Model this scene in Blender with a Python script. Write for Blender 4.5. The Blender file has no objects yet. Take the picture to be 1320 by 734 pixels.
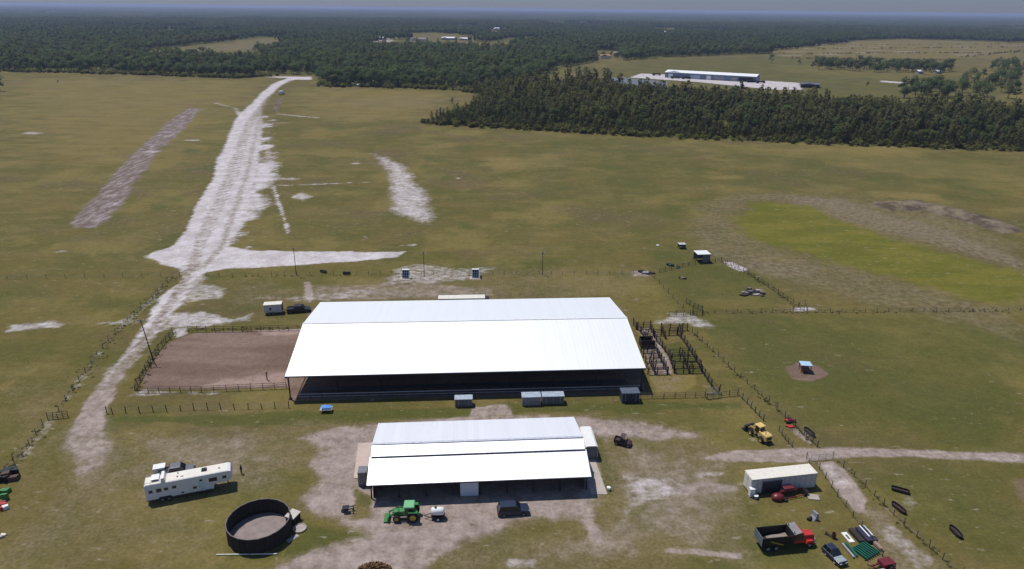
import bpy, bmesh, math, random
import numpy as np
from mathutils import Vector, Matrix
random.seed(7); rng = np.random.default_rng(7)
SC = bpy.context.scene; COL = SC.collection
R = math.radians

# ------------------------------------------------------------------ camera model (used to survey ground points from the photo)
W, H, F = 1320., 734., 908.
PITCH, ROLL, HC = R(21.4), R(0.62), 75.0
_f = np.array([0, math.cos(PITCH), -math.sin(PITCH)]); _r0 = np.array([1., 0, 0]); _u0 = np.cross(_r0, _f)
_r = _r0*math.cos(ROLL)+_u0*math.sin(ROLL); _u = -_r0*math.sin(ROLL)+_u0*math.cos(ROLL)
def at(px, py, z=0.):
    d = _f+_r*((px-W/2)/F)-_u*((py-H/2)/F); t = (z-HC)/d[2]
    return Vector((d[0]*t, d[1]*t, z))
def ang(p, q):
    a, b = at(*p), at(*q); return math.atan2(b.y-a.y, b.x-a.x)

# ------------------------------------------------------------------ materials
class NT:
    def __init__(s, mat):
        s.m = mat; mat.use_nodes = True; s.t = mat.node_tree; s.t.nodes.clear()
    def n(s, typ, **kw):
        nd = s.t.nodes.new(typ)
        for k, v in kw.items():
            if k.startswith('i_'):
                nd.inputs[k[2:].replace('_', ' ')].default_value = v
            else: setattr(nd, k, v)
        return nd
    def l(s, a, b): s.t.links.new(a, b)
    def noise(s, vec, scale, detail=4, rough=.55, dist=0.):
        nd = s.n('ShaderNodeTexNoise'); nd.inputs['Scale'].default_value = scale; nd.inputs['Detail'].default_value = detail
        nd.inputs['Roughness'].default_value = rough; nd.inputs['Distortion'].default_value = dist
        if vec is not None: s.l(vec, nd.inputs['Vector'])
        return nd.outputs['Fac']
    def math(s, op, a, b=None, clamp=False):
        nd = s.n('ShaderNodeMath', operation=op); nd.use_clamp = clamp
        for i, x in enumerate((a, b)):
            if x is None: continue
            if isinstance(x, (int, float)): nd.inputs[i].default_value = x
            else: s.l(x, nd.inputs[i])
        return nd.outputs[0]
    def ramp(s, v, a, b, lo=0., hi=1.):
        nd = s.n('ShaderNodeMapRange', interpolation_type='SMOOTHSTEP')
        for i, x in zip((1, 2, 3, 4), (a, b, lo, hi)): nd.inputs[i].default_value = x
        s.l(v, nd.inputs[0]); return nd.outputs[0]
    def mix(s, f, a, b, mode='MIX'):
        nd = s.n('ShaderNodeMix', data_type='RGBA', blend_type=mode)
        for i, x in ((0, f), (6, a), (7, b)):
            if isinstance(x, (int, float)): nd.inputs[i].default_value = x
            elif isinstance(x, tuple): nd.inputs[i].default_value = (*x, 1) if len(x) == 3 else x
            else: s.l(x, nd.inputs[i])
        return nd.outputs[2]
    def out(s, col, rough=.8, spec=.3, metal=0., normal=None, coat=0.):
        b = s.n('ShaderNodeBsdfPrincipled'); o = s.n('ShaderNodeOutputMaterial')
        for k, x in (('Base Color', col), ('Roughness', rough), ('Specular IOR Level', spec), ('Metallic', metal), ('Coat Weight', coat)):
            if isinstance(x, (int, float)): b.inputs[k].default_value = x
            elif isinstance(x, tuple): b.inputs[k].default_value = (*x, 1)
            else: s.l(x, b.inputs[k])
        if normal is not None: s.l(normal, b.inputs['Normal'])
        s.l(b.outputs[0], o.inputs[0]); return b, o

MATS = {}
def M(name, col, rough=.6, spec=.4, metal=0., var=.18, scale=1.6, dirt=None, bump=0.):
    if name in MATS: return MATS[name]
    m = bpy.data.materials.new(name); t = NT(m)
    co = t.n('ShaderNodeTexCoord').outputs['Object']
    n1 = t.noise(co, scale, 5); n2 = t.noise(co, scale*9, 3)
    k = t.math('ADD', t.math('MULTIPLY', n1, .7), t.math('MULTIPLY', n2, .3))
    lo = tuple(c*(1-var) for c in col); hi = tuple(min(1, c*(1+var)) for c in col)
    c = t.mix(t.ramp(k, .3, .7), lo, hi)
    if dirt: c = t.mix(t.ramp(t.noise(co, scale*.8, 6, .65), .5, .72, 0, .6), c, dirt)
    nrm = None
    if bump:
        b = t.n('ShaderNodeBump'); b.inputs['Strength'].default_value = bump; b.inputs['Distance'].default_value = .02
        t.l(n2, b.inputs['Height']); nrm = b.outputs[0]
    t.out(c, rough, spec, metal, nrm); MATS[name] = m; return m

def ribbed(name, col, rough, metal, pitch, axis='X', streak=None, spec=.5, var=.04):
    m = bpy.data.materials.new(name); t = NT(m)
    co = t.n('ShaderNodeTexCoord').outputs['Object']
    sx = t.n('ShaderNodeSeparateXYZ'); t.l(co, sx.inputs[0]); x = sx.outputs[axis]
    ph = t.math('FRACT', t.math('DIVIDE', x, pitch))
    rib = t.ramp(t.math('ABSOLUTE', t.math('SUBTRACT', ph, .5)), .40, .47)
    cell = t.n('ShaderNodeTexWhiteNoise', noise_dimensions='1D'); t.l(t.math('FLOOR', t.math('DIVIDE', x, pitch*1.)), cell.inputs['W'])
    mp = t.n('ShaderNodeMapping'); mp.inputs['Scale'].default_value = (1.4, .08, .3) if axis == 'X' else (.08, 1.4, .3); t.l(co, mp.inputs[0])
    st = t.noise(mp.outputs[0], 1., 5, .6)
    lo = tuple(c*(1-var*2) for c in col)
    c = t.mix(t.math('MULTIPLY', cell.outputs[0], .7), col, lo)
    if streak: c = t.mix(t.ramp(st, .52, .75, 0, .45), c, streak)
    b = t.n('ShaderNodeBump'); b.inputs['Strength'].default_value = .3; b.inputs['Distance'].default_value = .02; t.l(rib, b.inputs['Height'])
    ro = t.math('ADD', t.math('MULTIPLY', st, .12), rough-.06)
    t.out(c, ro, spec, metal, b.outputs[0]); MATS[name] = m; return m

# ------------------------------------------------------------------ mesh helpers
class MB:
    def __init__(s): s.v, s.f, s.mi = [], [], []
    def add(s, vs, fs, m=0):
        o = len(s.v); s.v += [tuple(p) for p in vs]; s.f += [tuple(i+o for i in q) for q in fs]; s.mi += [m]*len(fs); return s
    def hexa(s, p, m=0):
        return s.add(p, [(0, 3, 2, 1), (4, 5, 6, 7), (0, 1, 5, 4), (1, 2, 6, 5), (2, 3, 7, 6), (3, 0, 4, 7)], m)
    def box(s, x0, x1, y0, y1, z0, z1, m=0):
        return s.hexa([(x0, y0, z0), (x1, y0, z0), (x1, y1, z0), (x0, y1, z0), (x0, y0, z1), (x1, y0, z1), (x1, y1, z1), (x0, y1, z1)], m)
    def frus(s, b, t, m=0):
        x0, x1, y0, y1, z0 = b; a0, a1, b0, b1, z1 = t
        return s.hexa([(x0, y0, z0), (x1, y0, z0), (x1, y1, z0), (x0, y1, z0), (a0, b0, z1), (a1, b0, z1), (a1, b1, z1), (a0, b1, z1)], m)
    def bar(s, p, q, w, h=None, m=0):
        p, q = Vector(p), Vector(q); h = h or w; d = (q-p)
        if d.length < 1e-6: return s
        d.normalize(); up = Vector((0, 0, 1)) if abs(d.z) < .95 else Vector((0, 1, 0))
        a = d.cross(up).normalized()*(w/2); b = a.cross(d).normalized()*(h/2)
        return s.hexa([p-a-b, q-a-b, q+a-b, p+a-b, p-a+b, q-a+b, q+a+b, p+a+b], m)
    def prism(s, pts, y0, y1, m=0):
        n = len(pts); vs = [(x, y0, z) for x, z in pts]+[(x, y1, z) for x, z in pts]
        fs = [tuple(range(n)), tuple(range(2*n-1, n-1, -1))]+[(i, i+n, (i+1) % n+n, (i+1) % n) for i in range(n)]
        return s.add(vs, fs, m)
    def cyl(s, p, q, r0, r1=None, n=12, m=0, caps=True):
        p, q = Vector(p), Vector(q); r1 = r0 if r1 is None else r1; d = (q-p).normalized()
        a = d.orthogonal().normalized(); b = d.cross(a); vs = []
        for c, r in ((p, r0), (q, r1)):
            vs += [c+(a*math.cos(2*math.pi*i/n)+b*math.sin(2*math.pi*i/n))*r for i in range(n)]
        fs = [(i, (i+1) % n, (i+1) % n+n, i+n) for i in range(n)]
        if caps: fs += [tuple(range(n-1, -1, -1)), tuple(range(n, 2*n))]
        return s.add(vs, fs, m)
    def lathe(s, prof, n=16, m=0, axis='Z', c=(0, 0, 0)):
        vs, fs = [], []
        for r, z in prof:
            for i in range(n):
                a = 2*math.pi*i/n; p = (r*math.cos(a), r*math.sin(a), z)
                if axis == 'X': p = (z, r*math.cos(a), r*math.sin(a))
                if axis == 'Y': p = (r*math.cos(a), z, r*math.sin(a))
                vs.append((p[0]+c[0], p[1]+c[1], p[2]+c[2]))
        for k in range(len(prof)-1):
            for i in range(n): fs.append((k*n+i, k*n+(i+1) % n, (k+1)*n+(i+1) % n, (k+1)*n+i))
        return s.add(vs, fs, m)
    def mesh(s, name, mats):
        me = bpy.data.meshes.new(name); me.from_pydata(s.v, [], s.f); me.polygons.foreach_set('material_index', s.mi)
        for m in (mats if isinstance(mats, (list, tuple)) else [mats]): me.materials.append(m)
        bm = bmesh.new(); bm.from_mesh(me); bmesh.ops.recalc_face_normals(bm, faces=bm.faces); bm.to_mesh(me); bm.free(); me.update(); return me
    def build(s, name, mats, parent=None, bevel=0., smooth=False):
        return obj(name, s.mesh(name, mats), parent, bevel, smooth)
def obj(name, me, parent=None, bevel=0., smooth=False):
    o = bpy.data.objects.new(name, me); COL.objects.link(o); o.parent = parent
    if bevel:
        b = o.modifiers.new('b', 'BEVEL'); b.width = bevel; b.segments = 2; b.limit_method = 'ANGLE'
    if smooth:
        for p in me.polygons: p.use_smooth = True
    return o
def tag(o, label=None, cat=None, group=None, kind=None):
    for k, v in (('label', label), ('category', cat), ('group', group), ('kind', kind)):
        if v: o[k] = v
    return o
def thing(name, label, cat, loc, rz=0., group=None, kind=None):
    o = bpy.data.objects.new(name, None); COL.objects.link(o); o.location = loc; o.rotation_euler = (0, 0, rz); o.empty_display_size = .3
    return tag(o, label, cat, group, kind)
def dup(root, loc, rz=0., label=None, scale=1., zs=None):
    r = root.copy(); COL.objects.link(r); r.location = loc; r.rotation_euler = (0, 0, rz); r.scale = (scale, scale, zs or scale)
    if label: r['label'] = label
    for ch in list(root.children):
        c = ch.copy(); COL.objects.link(c); c.parent = r
        for g in list(ch.children):
            d = g.copy(); COL.objects.link(d); d.parent = c
    return r

# ------------------------------------------------------------------ shared noise / masks in metres
def vnoise(x, y, seed=0):
    xi = np.floor(x).astype(np.int64); yi = np.floor(y).astype(np.int64); fx = x-xi; fy = y-yi
    fx = fx*fx*(3-2*fx); fy = fy*fy*(3-2*fy)
    def h(a, b):
        n = (a*374761393+b*668265263+seed*974711) & 0x7fffffff
        n = ((n ^ (n >> 13))*1274126177) & 0x7fffffff
        return ((n ^ (n >> 16)) & 0xffff)/65535.
    return (h(xi, yi)*(1-fx)+h(xi+1, yi)*fx)*(1-fy)+(h(xi, yi+1)*(1-fx)+h(xi+1, yi+1)*fx)*fy
def fbm(x, y, s, seed=0, o=4):
    t = 0; a = .5; tot = 0
    for k in range(o):
        t = t+a*vnoise(x/s*2**k, y/s*2**k, seed+k*17); tot += a; a *= .55
    return t/tot
def sdf(poly, X, Y, margin):
    """signed distance (positive inside) to a ground polygon, evaluated only near it"""
    P = np.array(poly); out = np.full(X.shape, -1e3)
    lo = P.min(0)-margin; hi = P.max(0)+margin
    s = (X >= lo[0]) & (X <= hi[0]) & (Y >= lo[1]) & (Y <= hi[1])
    if not s.any(): return out
    x, y = X[s], Y[s]; d2 = np.full(x.shape, 1e12); ins = np.zeros(x.shape, bool)
    for i in range(len(P)):
        a, b = P[i-1], P[i]; e = b-a; w0, w1 = x-a[0], y-a[1]
        t = np.clip((w0*e[0]+w1*e[1])/max(e@e, 1e-9), 0, 1); d2 = np.minimum(d2, (w0-e[0]*t)**2+(w1-e[1]*t)**2)
        c = (a[1] <= y) != (b[1] <= y)
        if abs(e[1]) > 1e-9: ins ^= c & (x < a[0]+(y-a[1])/e[1]*e[0])
    out[s] = np.where(ins, 1, -1)*np.sqrt(d2); return out
def dline(pts, X, Y, margin):
    P = np.array(pts); out = np.full(X.shape, 1e3)
    lo = P.min(0)-margin; hi = P.max(0)+margin
    s = (X >= lo[0]) & (X <= hi[0]) & (Y >= lo[1]) & (Y <= hi[1])
    x, y = X[s], Y[s]; d2 = np.full(x.shape, 1e6)
    for i in range(1, len(P)):
        a, b = P[i-1], P[i]; e = b-a; w0, w1 = x-a[0], y-a[1]
        t = np.clip((w0*e[0]+w1*e[1])/max(e@e, 1e-9), 0, 1); d2 = np.minimum(d2, (w0-e[0]*t)**2+(w1-e[1]*t)**2)
    out[s] = np.sqrt(d2); return out
def G(pp): return [tuple(at(x, y).xy) for x, y in pp]
def inside(poly, x, y): return sdf(poly, np.atleast_1d(np.array(x, float)), np.atleast_1d(np.array(y, float)), 1.) > 0
def sstep(d, a, b):
    t = np.clip((d-a)/(b-a), 0, 1); return t*t*(3-2*t)

# ------------------------------------------------------------------ outlines of woods and clearings (surveyed from the photo)
WOOD = [(552, 159), (600, 163), (700, 168), (800, 174), (900, 179), (1000, 183), (1100, 187), (1200, 191), (1420, 197), (1420, 156), (1320, 152), (1150, 144), (990, 134), (850, 123), (760, 119), (700, 116), (640, 113), (606, 119), (625, 132), (596, 146)]
FRONT = [(-260, 90), (0, 92), (100, 94), (200, 97), (300, 101), (334, 99), (402, 98), (428, 112), (470, 112), (540, 114), (600, 117), (606, 119), (640, 113), (700, 100), (720, 88), (760, 82), (850, 75), (950, 71), (1000, 70), (985, 66), (1100, 53), (1160, 50.5), (1320, 55), (1600, 60)]
BACK = [(1600, 41), (1320, 38), (660, 30), (0, 22), (-260, 19)]
FOREST = FRONT+BACK
CLEAR = [[(160, 74), (190, 66), (262, 57), (330, 50), (380, 47), (376, 60), (330, 66), (352, 79), (300, 78), (250, 76), (200, 76)], [(472, 48), (510, 48), (520, 63), (472, 63)], [(520, 43), (608, 44), (616, 63), (520, 62)], [(612, 54), (668, 54), (672, 66), (612, 66)], [(655, 48), (712, 50), (710, 57), (660, 56)], [(766, 64), (792, 66), (812, 86), (770, 88)], [(630, 36), (657, 36), (659, 47), (628, 47)], [(848, 41), (868, 41), (870, 50), (848, 50)], [(120, 11), (135, 11), (135, 13), (110, 13)], [(330, 96), (405, 97), (405, 103), (330, 103)]]

# ------------------------------------------------------------------ ground: one graded sheet
def axis_pts(lo, near0, near1, hi, step, g1, mid, g2):
    a = list(np.arange(near0, near1, step)); x = a[-1]; s = step
    while x < hi:
        s = max(step, s)*(1+g1) if x < mid else s*(1+g2); x += s; a.append(min(x, hi))
    return a
ys = [-400, -200, -100, -40, 0, 30, 50, 62, 70]; y = 74.
while y < 26000:
    ys.append(y); y += max(.4, y*.0048) if y < 950 else y*.03
xr = [0.]; x = 0.
while x < 24000:
    s = .85 if x < 70 else (x*.0125 if x < 900 else x*.05)
    x += s; xr.append(x)
xs = np.array([-q for q in xr[:0:-1]]+xr); ys = np.array(ys)
X, Y = [q.ravel() for q in np.meshgrid(xs, ys)]
NX, NY = len(xs), len(ys)
wob1 = fbm(X, Y, 9., 3)-.5; wob2 = fbm(X, Y, 2.2, 5)-.5; wob3 = fbm(X, Y, 34., 9)-.5
Z = np.zeros(X.shape)
sand = np.zeros(X.shape); soil = np.zeros(X.shape); red = np.zeros(X.shape)
lush = np.zeros(X.shape); dry = np.zeros(X.shape); moss = np.zeros(X.shape); reed = np.zeros(X.shape); peat = np.zeros(X.shape); mauve = np.zeros(X.shape)
cls = np.zeros(X.shape, int); CLS = ['ground']
def paint(arr, pp, soft, wob=.0, amt=1., name=None, line=None):
    """raise a cover mask over a surveyed polygon (or a line of half-width LINE metres)"""
    g = G(pp); mg = soft*2+wob*3+4
    d = sdf(g, X, Y, mg) if line is None else line-dline(g, X, Y, mg+line)
    d = np.where(d > -900, d+wob*(wob1*1.6+wob2*.8), d)
    m = sstep(d, -soft, soft)*amt
    np.maximum(arr, m, out=arr)
    if name:
        if name not in CLS: CLS.append(name)
        cls[(m > .45*amt) & (d > -900)] = CLS.index(name)
    return m
# wide soft tonal areas of the pasture
paint(lush, [(640, 190), (720, 172), (900, 182), (960, 240), (870, 300), (760, 290), (660, 240)], 25, 20, .40)
paint(lush, [(820, 395), (1000, 410), (1320, 410), (1320, 580), (1060, 575), (960, 500), (900, 430)], 10, 8, .62)  # tones the right-hand field darker and greener
paint(lush, [(900, 190), (1320, 200), (1320, 260), (1100, 250), (930, 245)], 20, 15, .45)
paint(lush, [(1090, 600), (1320, 600), (1320, 734), (1240, 734)], 5, 5, .4)
paint(lush, [(820, 320), (960, 320), (1010, 390), (880, 395)], 6, 5, .6)
paint(dry, [(0, 100), (350, 104), (300, 150), (250, 210), (120, 230), (0, 200)], 40, 40, .6)
paint(dry, [(40, 290), (0, 330), (0, 240), (60, 230), (140, 240), (110, 280)], 12, 16, .4)
paint(dry, [(380, 112), (590, 118), (560, 150), (470, 160), (380, 150)], 25, 25, .6)
paint(dry, [(620, 205), (720, 198), (735, 216), (640, 222)], 10, 10, .9)
paint(dry, [(870, 193), (960, 200), (1100, 205), (1100, 196), (960, 190)], 8, 14, .7)
paint(dry, [(990, 190), (1160, 188), (1200, 205), (1320, 215), (1320, 240), (1180, 228), (1080, 214)], 10, 14, .75)
paint(dry, [(1120, 245), (1210, 250), (1220, 258), (1120, 256)], 4, 6, .7)
paint(dry, [(900, 225), (960, 226), (960, 232), (915, 233)], 3, 3, .7)
paint(soil, [(430, 130), (520, 122), (590, 130), (540, 142), (470, 140)], 12, 15, .35)
paint(soil, [(30, 350), (330, 360), (330, 280), (90, 290)], 10, 8, .16)
paint(soil, [(0, 480), (100, 500), (60, 734), (0, 734)], 4, 3, .3)
# reed-ringed wet hollow on the right, with a low spoil bank
paint(reed, [(880, 300), (893, 268), (935, 248), (1000, 247), (1080, 254), (1125, 264), (1230, 274), (1285, 296), (1320, 318), (1320, 440), (1180, 408), (1060, 385), (1010, 366), (960, 350), (900, 335)], 10, 7, .6, 'marsh')
paint(reed, [(1010, 252), (1085, 257), (1140, 275), (1200, 290), (1260, 312), (1320, 335), (1320, 350), (1240, 326), (1150, 303), (1080, 284), (1020, 264)], 3.5, 3, 1.)
paint(soil, [(1010, 252), (1085, 257), (1140, 275), (1200, 290), (1260, 312), (1320, 335), (1320, 342), (1240, 320), (1150, 298), (1080, 277), (1020, 259)], 3.5, 3, .46)
paint(reed, [(950, 330), (1010, 335), (1060, 355), (1010, 362), (960, 348)], 6, 4, .95)
mm = paint(moss, [(945, 280), (975, 262), (1040, 266), (1085, 286), (1140, 304), (1200, 318), (1260, 335), (1320, 352), (1320, 392), (1250, 384), (1180, 364), (1100, 344), (1010, 322), (958, 300)], 8, 7, 1.)
soil *= (1-mm*.9); reed *= 1-mm
bank = [(1150, 268), (1185, 267), (1225, 276), (1262, 286), (1285, 295)]
bd = dline(G(bank), X, Y, 40); bk = np.exp(-(bd/6.5)**2)*(bd < 900)
Z += bk*2.3*(.6+.8*fbm(X, Y, 7, 31)); mb = sstep(bk*(1+wob1), .12, .45); soil *= 1-mb*.8; peat = np.maximum(peat, mb)
CLS.append('dirt_bank'); cls[mb > .5] = CLS.index('dirt_bank')
# old mauve strip and the sand wash in the middle of the pasture
m1 = paint(mauve, [(242, 139), (259, 141), (238, 165), (208, 192), (165, 250), (145, 280), (122, 294), (88, 293), (108, 272), (150, 222), (190, 180)], 2.5, 3, .9, 'dirt_strip')
sand = np.maximum(sand, m1*sstep(fbm(X, Y, 5, 41)+wob3*.3, .42, .72)*.40)
paint(sand, [(474, 196), (487, 199), (517, 211), (532, 227), (552, 258), (558, 280), (553, 289), (535, 284), (505, 271), (501, 250), (501, 228), (497, 214)], 5, 3, .58, 'sand_patch')
paint(soil, [(478, 197), (515, 211), (532, 227), (552, 258), (557, 285), (505, 271), (501, 240)], 5, 5, .6)
# the white sand road
road = [(330, 99), (372, 101), (352, 108), (338, 119), (327, 131), (308, 148), (296, 170), (289, 190), (280, 206), (275, 232), (256, 259), (246, 284), (234, 306), (222, 318), (200, 325), (186, 331), (208, 339), (228, 346), (237, 352), (231, 362), (222, 372), (207, 385), (192, 408), (176, 436), (152, 462), (136, 482), (120, 502), (108, 518), (98, 540), (90, 556), (112, 566), (133, 556), (133, 548), (136, 530), (146, 507), (161, 484), (186, 452), (205, 428), (218, 410), (232, 392), (247, 366), (262, 352), (290, 347), (335, 345), (400, 341), (462, 337), (513, 332), (521, 325), (430, 325), (330, 324), (296, 318), (300, 306), (313, 290), (317, 272), (321, 258), (326, 240), (331, 215), (336, 180), (338, 155), (338, 140), (345, 128), (362, 110), (380, 103), (402, 103), (402, 99)]
m = paint(sand, road, 1.1, 1.3, 1., 'dirt_road')
far = sstep(Y, 165, 118)                                              # the sand gives way to pinkish dirt nearer the yard
soil = np.maximum(soil, m*far); sand = np.where(m > .02, np.maximum(sand*(1-.86*far), 0), sand)
sc_ = paint(np.zeros(X.shape), [(338, 141), (346, 148), (354, 158), (358, 180), (357, 225), (348, 250), (334, 280), (300, 312), (290, 300), (320, 240)], 5, 4, .85)*(.25+.75*sstep(fbm(X, Y, 13, 77), .36, .62)); sand = np.maximum(sand, sc_)
paint(peat, [(351, 144), (355, 131), (360, 126), (365, 126), (361, 136), (359, 145)], 1.2, 1, .9)
paint(sand, [(237, 350), (264, 348), (270, 365), (292, 372), (285, 384), (240, 390), (228, 400), (220, 400)], 2, 3, .52)
paint(sand, [(218, 405), (260, 402), (300, 412), (325, 404), (320, 413), (270, 419), (222, 424), (205, 430)], 1.6, 3, .6)
paint(sand, [(0, 411), (30, 416), (80, 417), (78, 422), (20, 428), (0, 430)], 2, 3, .6)
paint(sand, [(90, 418), (180, 415)], 1.2, 2.5, .5, line=.5)
paint(sand, [(338, 240), (400, 238), (478, 235)], .8, 1., .7, line=.55)
paint(sand, [(352, 240), (358, 258), (366, 282), (372, 302)], .7, 1.2, .85, line=.45)
paint(sand, [(345, 195), (350, 240)], 1.5, 2, .6, line=1.2)
paint(sand, [(278, 133), (304, 140), (308, 148)], 1.5, 1, .8, line=1.2)
paint(sand, [(358, 147), (385, 150), (410, 152)], 1.5, 1, .8, line=1.2)
paint(sand, [(340, 158), (376, 159)], 1.2, 1, .5, line=.8)
paint(sand, [(372, 254), (390, 248), (404, 254), (390, 260)], 2., 3, .6)
for c in ((250, 181, 16, 2), (375, 231, 12, 1.4), (458, 211, 6, 1), (460, 289, 7, 1.2), (591, 230, 5, .8), (80, 324, 12, 1.3), (150, 325, 14, 1), (320, 318, 7, 3), (848, 317, 5, 1.5), (803, 343, 8, 2), (820, 386, 10, 3), (893, 374, 5, 2), (455, 393, 0, 0), (530, 316, 12, 1.5), (473, 305, 9, 3), (1055, 393, 6, 1.5), (1170, 262, 0, 0), (40, 172, 22, 2), (195, 196, 14, 2)):
    if c[2]: paint(sand, [(c[0]-c[2], c[1]), (c[0], c[1]-c[3]), (c[0]+c[2], c[1]), (c[0], c[1]+c[3])], 1.4, 3., .52)
paint(sand, [(845, 417), (862, 404), (895, 404), (925, 420), (918, 425), (880, 418)], 2.2, 2.5, .52)
paint(soil, [(812, 349), (835, 349), (838, 357), (815, 357)], 1, 1, .8)
paint(sand, [(520, 341), (555, 341), (600, 347), (640, 345), (620, 362), (560, 366), (505, 366), (500, 356)], 3, 4, .45)
paint(sand, [(930, 337), (945, 338), (965, 347), (958, 351), (940, 344)], .8, 1, .85)
paint(sand, [(1020, 397), (1045, 396), (1056, 400), (1022, 402)], .8, 1, .7)
paint(soil, [(960, 372), (985, 372), (988, 380), (958, 381)], 1, 1.5, .7)
paint(soil, [(390, 363), (402, 363), (404, 386), (398, 392), (392, 380)], .8, .6, .9)
paint(soil, [(400, 366), (560, 362), (640, 368), (640, 384), (400, 388)], 3, 4, .6)
paint(sand, [(330, 385), (420, 378), (470, 370), (500, 372), (460, 384), (400, 390)], 3, 4, .35)
# riding arena of red-brown soil
m = paint(red, [(190, 503), (184, 498), (186, 486), (198, 462), (214, 446), (230, 436), (252, 430), (290, 428), (382, 426), (398, 440), (376, 500)], .6, .6, 1., 'arena_floor')
soil = np.where(m > .3, m*.30, soil); sand *= 1-m
edge = paint(soil, [(240, 500), (370, 478), (372, 500)], 2, 3, .85)
paint(soil, [(330, 425), (388, 424), (386, 432), (340, 433)], .8, 1, .9)
paint(sand, [(223, 424), (243, 422), (240, 432), (226, 437)], .6, .5, .7)
paint(sand, [(187, 500), (240, 505), (290, 505), (280, 509), (190, 512), (170, 510)], .8, 1.5, .45)
# covered arena floor and cattle pens
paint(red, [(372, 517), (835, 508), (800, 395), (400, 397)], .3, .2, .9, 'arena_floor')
paint(soil, [(820, 422), (846, 424), (870, 482), (838, 484)], .6, .6, .75)
paint(dry, [(838, 486), (895, 484), (900, 495), (880, 507), (845, 511)], 1, 1.5, 1.)
paint(soil, [(838, 486), (885, 484), (870, 506), (845, 511)], 2, 2.5, .5)
paint(lush, [(858, 444), (878, 440), (906, 480), (868, 482)], .6, .6, .9)
# yard
paint(soil, [(385, 566), (410, 556), (450, 549), (490, 543), (640, 532), (760, 536), (830, 548), (900, 556), (905, 566), (850, 570), (790, 564), (770, 700), (740, 672), (690, 678), (640, 692), (590, 706), (555, 720), (545, 745), (345, 745), (400, 712), (470, 690), (430, 672), (390, 660), (380, 648), (405, 625), (400, 600), (412, 580)], 3.2, 2.8, .98, 'bare_yard')
paint(lush, [(400, 675), (470, 690), (430, 705), (395, 712), (380, 725), (372, 715), (390, 660)], 1, 2, .7)
soil *= 1-.8*paint(np.zeros(X.shape), [(392, 650), (405, 672), (450, 688), (410, 700), (384, 712)], 1, 1.5)
soil *= 1-.7*paint(np.zeros(X.shape), [(455, 628), (478, 640), (478, 668), (455, 670)], .6, 1)
paint(lush, [(455, 628), (478, 640), (478, 655), (455, 648)], .6, 1, .9)
paint(lush, [(768, 560), (778, 575), (792, 610), (796, 636), (786, 640), (772, 600)], .8, 1., 1.)
soil *= 1-.85*paint(np.zeros(X.shape), [(766, 556), (780, 570), (800, 620), (790, 645), (772, 600)], .8, 1)
paint(lush, [(385, 532), (560, 526), (830, 517), (960, 517), (960, 528), (700, 533), (560, 540), (400, 548), (300, 548), (140, 545), (140, 538)], 1., 2, .85)
soil *= 1-.9*paint(np.zeros(X.shape), [(385, 530), (830, 516), (830, 528), (560, 538), (385, 545)], .8, 1.6)
paint(soil, [(610, 524), (650, 523), (660, 535), (600, 540)], .8, 1.4, .8)
paint(lush, [(352, 640), (300, 655), (285, 700), (292, 722), (350, 722), (390, 700)], 1, 2, .55)
paint(sand, [(806, 616), (860, 620), (880, 630), (820, 655), (800, 672), (812, 650)], 1.8, 2, .48)
paint(soil, [(850, 624), (950, 622), (956, 634), (900, 640), (845, 640)], 1.8, 1.6, .85)
paint(sand, [(890, 609), (935, 608), (930, 616), (890, 615)], 1, 1.2, .4)
paint(soil, [(856, 706), (890, 704), (958, 714), (958, 722), (900, 720), (856, 714)], .6, .9, .8)
paint(soil, [(905, 675), (935, 655), (942, 662), (915, 684)], .6, 1, .5)
paint(soil, [(780, 540), (960, 590), (960, 734), (560, 734), (640, 690), (760, 660), (800, 640)], 6, 6, .3)
paint(sand, [(660, 722), (690, 720), (688, 732), (655, 734)], .6, 1, .5)
paint(soil, [(160, 560), (330, 555), (400, 600), (300, 620), (180, 600)], 4, 4, .55)
paint(soil, [(60, 620), (200, 660), (260, 734), (60, 734)], 4, 5, .3)
paint(dry, [(110, 600), (300, 660), (290, 734), (130, 734), (90, 660)], 3, 4, .45)
paint(dry, [(780, 640), (960, 640), (960, 734), (790, 734)], 4, 4, .3)
# right-hand gravel track with two ruts, and the lane between fences
trk = [(945, 586), (1000, 583), (1080, 580), (1200, 585), (1335, 592)]
paint(soil, [(900, 592), (950, 580), (1060, 575), (1200, 580), (1335, 586), (1335, 598), (1200, 592), (1100, 589), (1030, 598), (960, 596)], 1.1, 1., .95, 'gravel_track')
paint(sand, [(960, 585), (1080, 579), (1200, 583), (1335, 589)], .4, .4, .30, line=.35)
paint(sand, [(960, 589), (1080, 583.5), (1200, 588), (1335, 594)], .4, .4, .30, line=.35)
paint(soil, [(1050, 596), (1075, 593), (1105, 626), (1118, 640), (1112, 662), (1098, 660), (1075, 628)], .6, 1.2, .95, 'gravel_track')
paint(sand, [(1053, 598), (1073, 596), (1100, 628), (1085, 635)], .8, 1, .35)
paint(soil, [(1100, 655), (1135, 650), (1180, 690), (1230, 740), (1150, 740), (1120, 690)], 2.5, 4, .50)
paint(sand, [(1135, 668), (1160, 682), (1200, 720), (1185, 730), (1140, 690)], 1, 2.2, .35)
paint(red, [(1012, 474), (1030, 468), (1055, 472), (1066, 482), (1050, 492), (1020, 488)], 1.6, 1.5, .8)
paint(red, [(1300, 612), (1335, 615), (1335, 660), (1306, 640)], 1.6, 1.5, .5)
paint(sand, [(1165, 630), (1180, 640), (1178, 665), (1160, 655)], 1, 1, .25)
paint(soil, [(1012, 548), (1045, 560), (1050, 578), (1030, 565)], .7, .8, .8)
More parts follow.
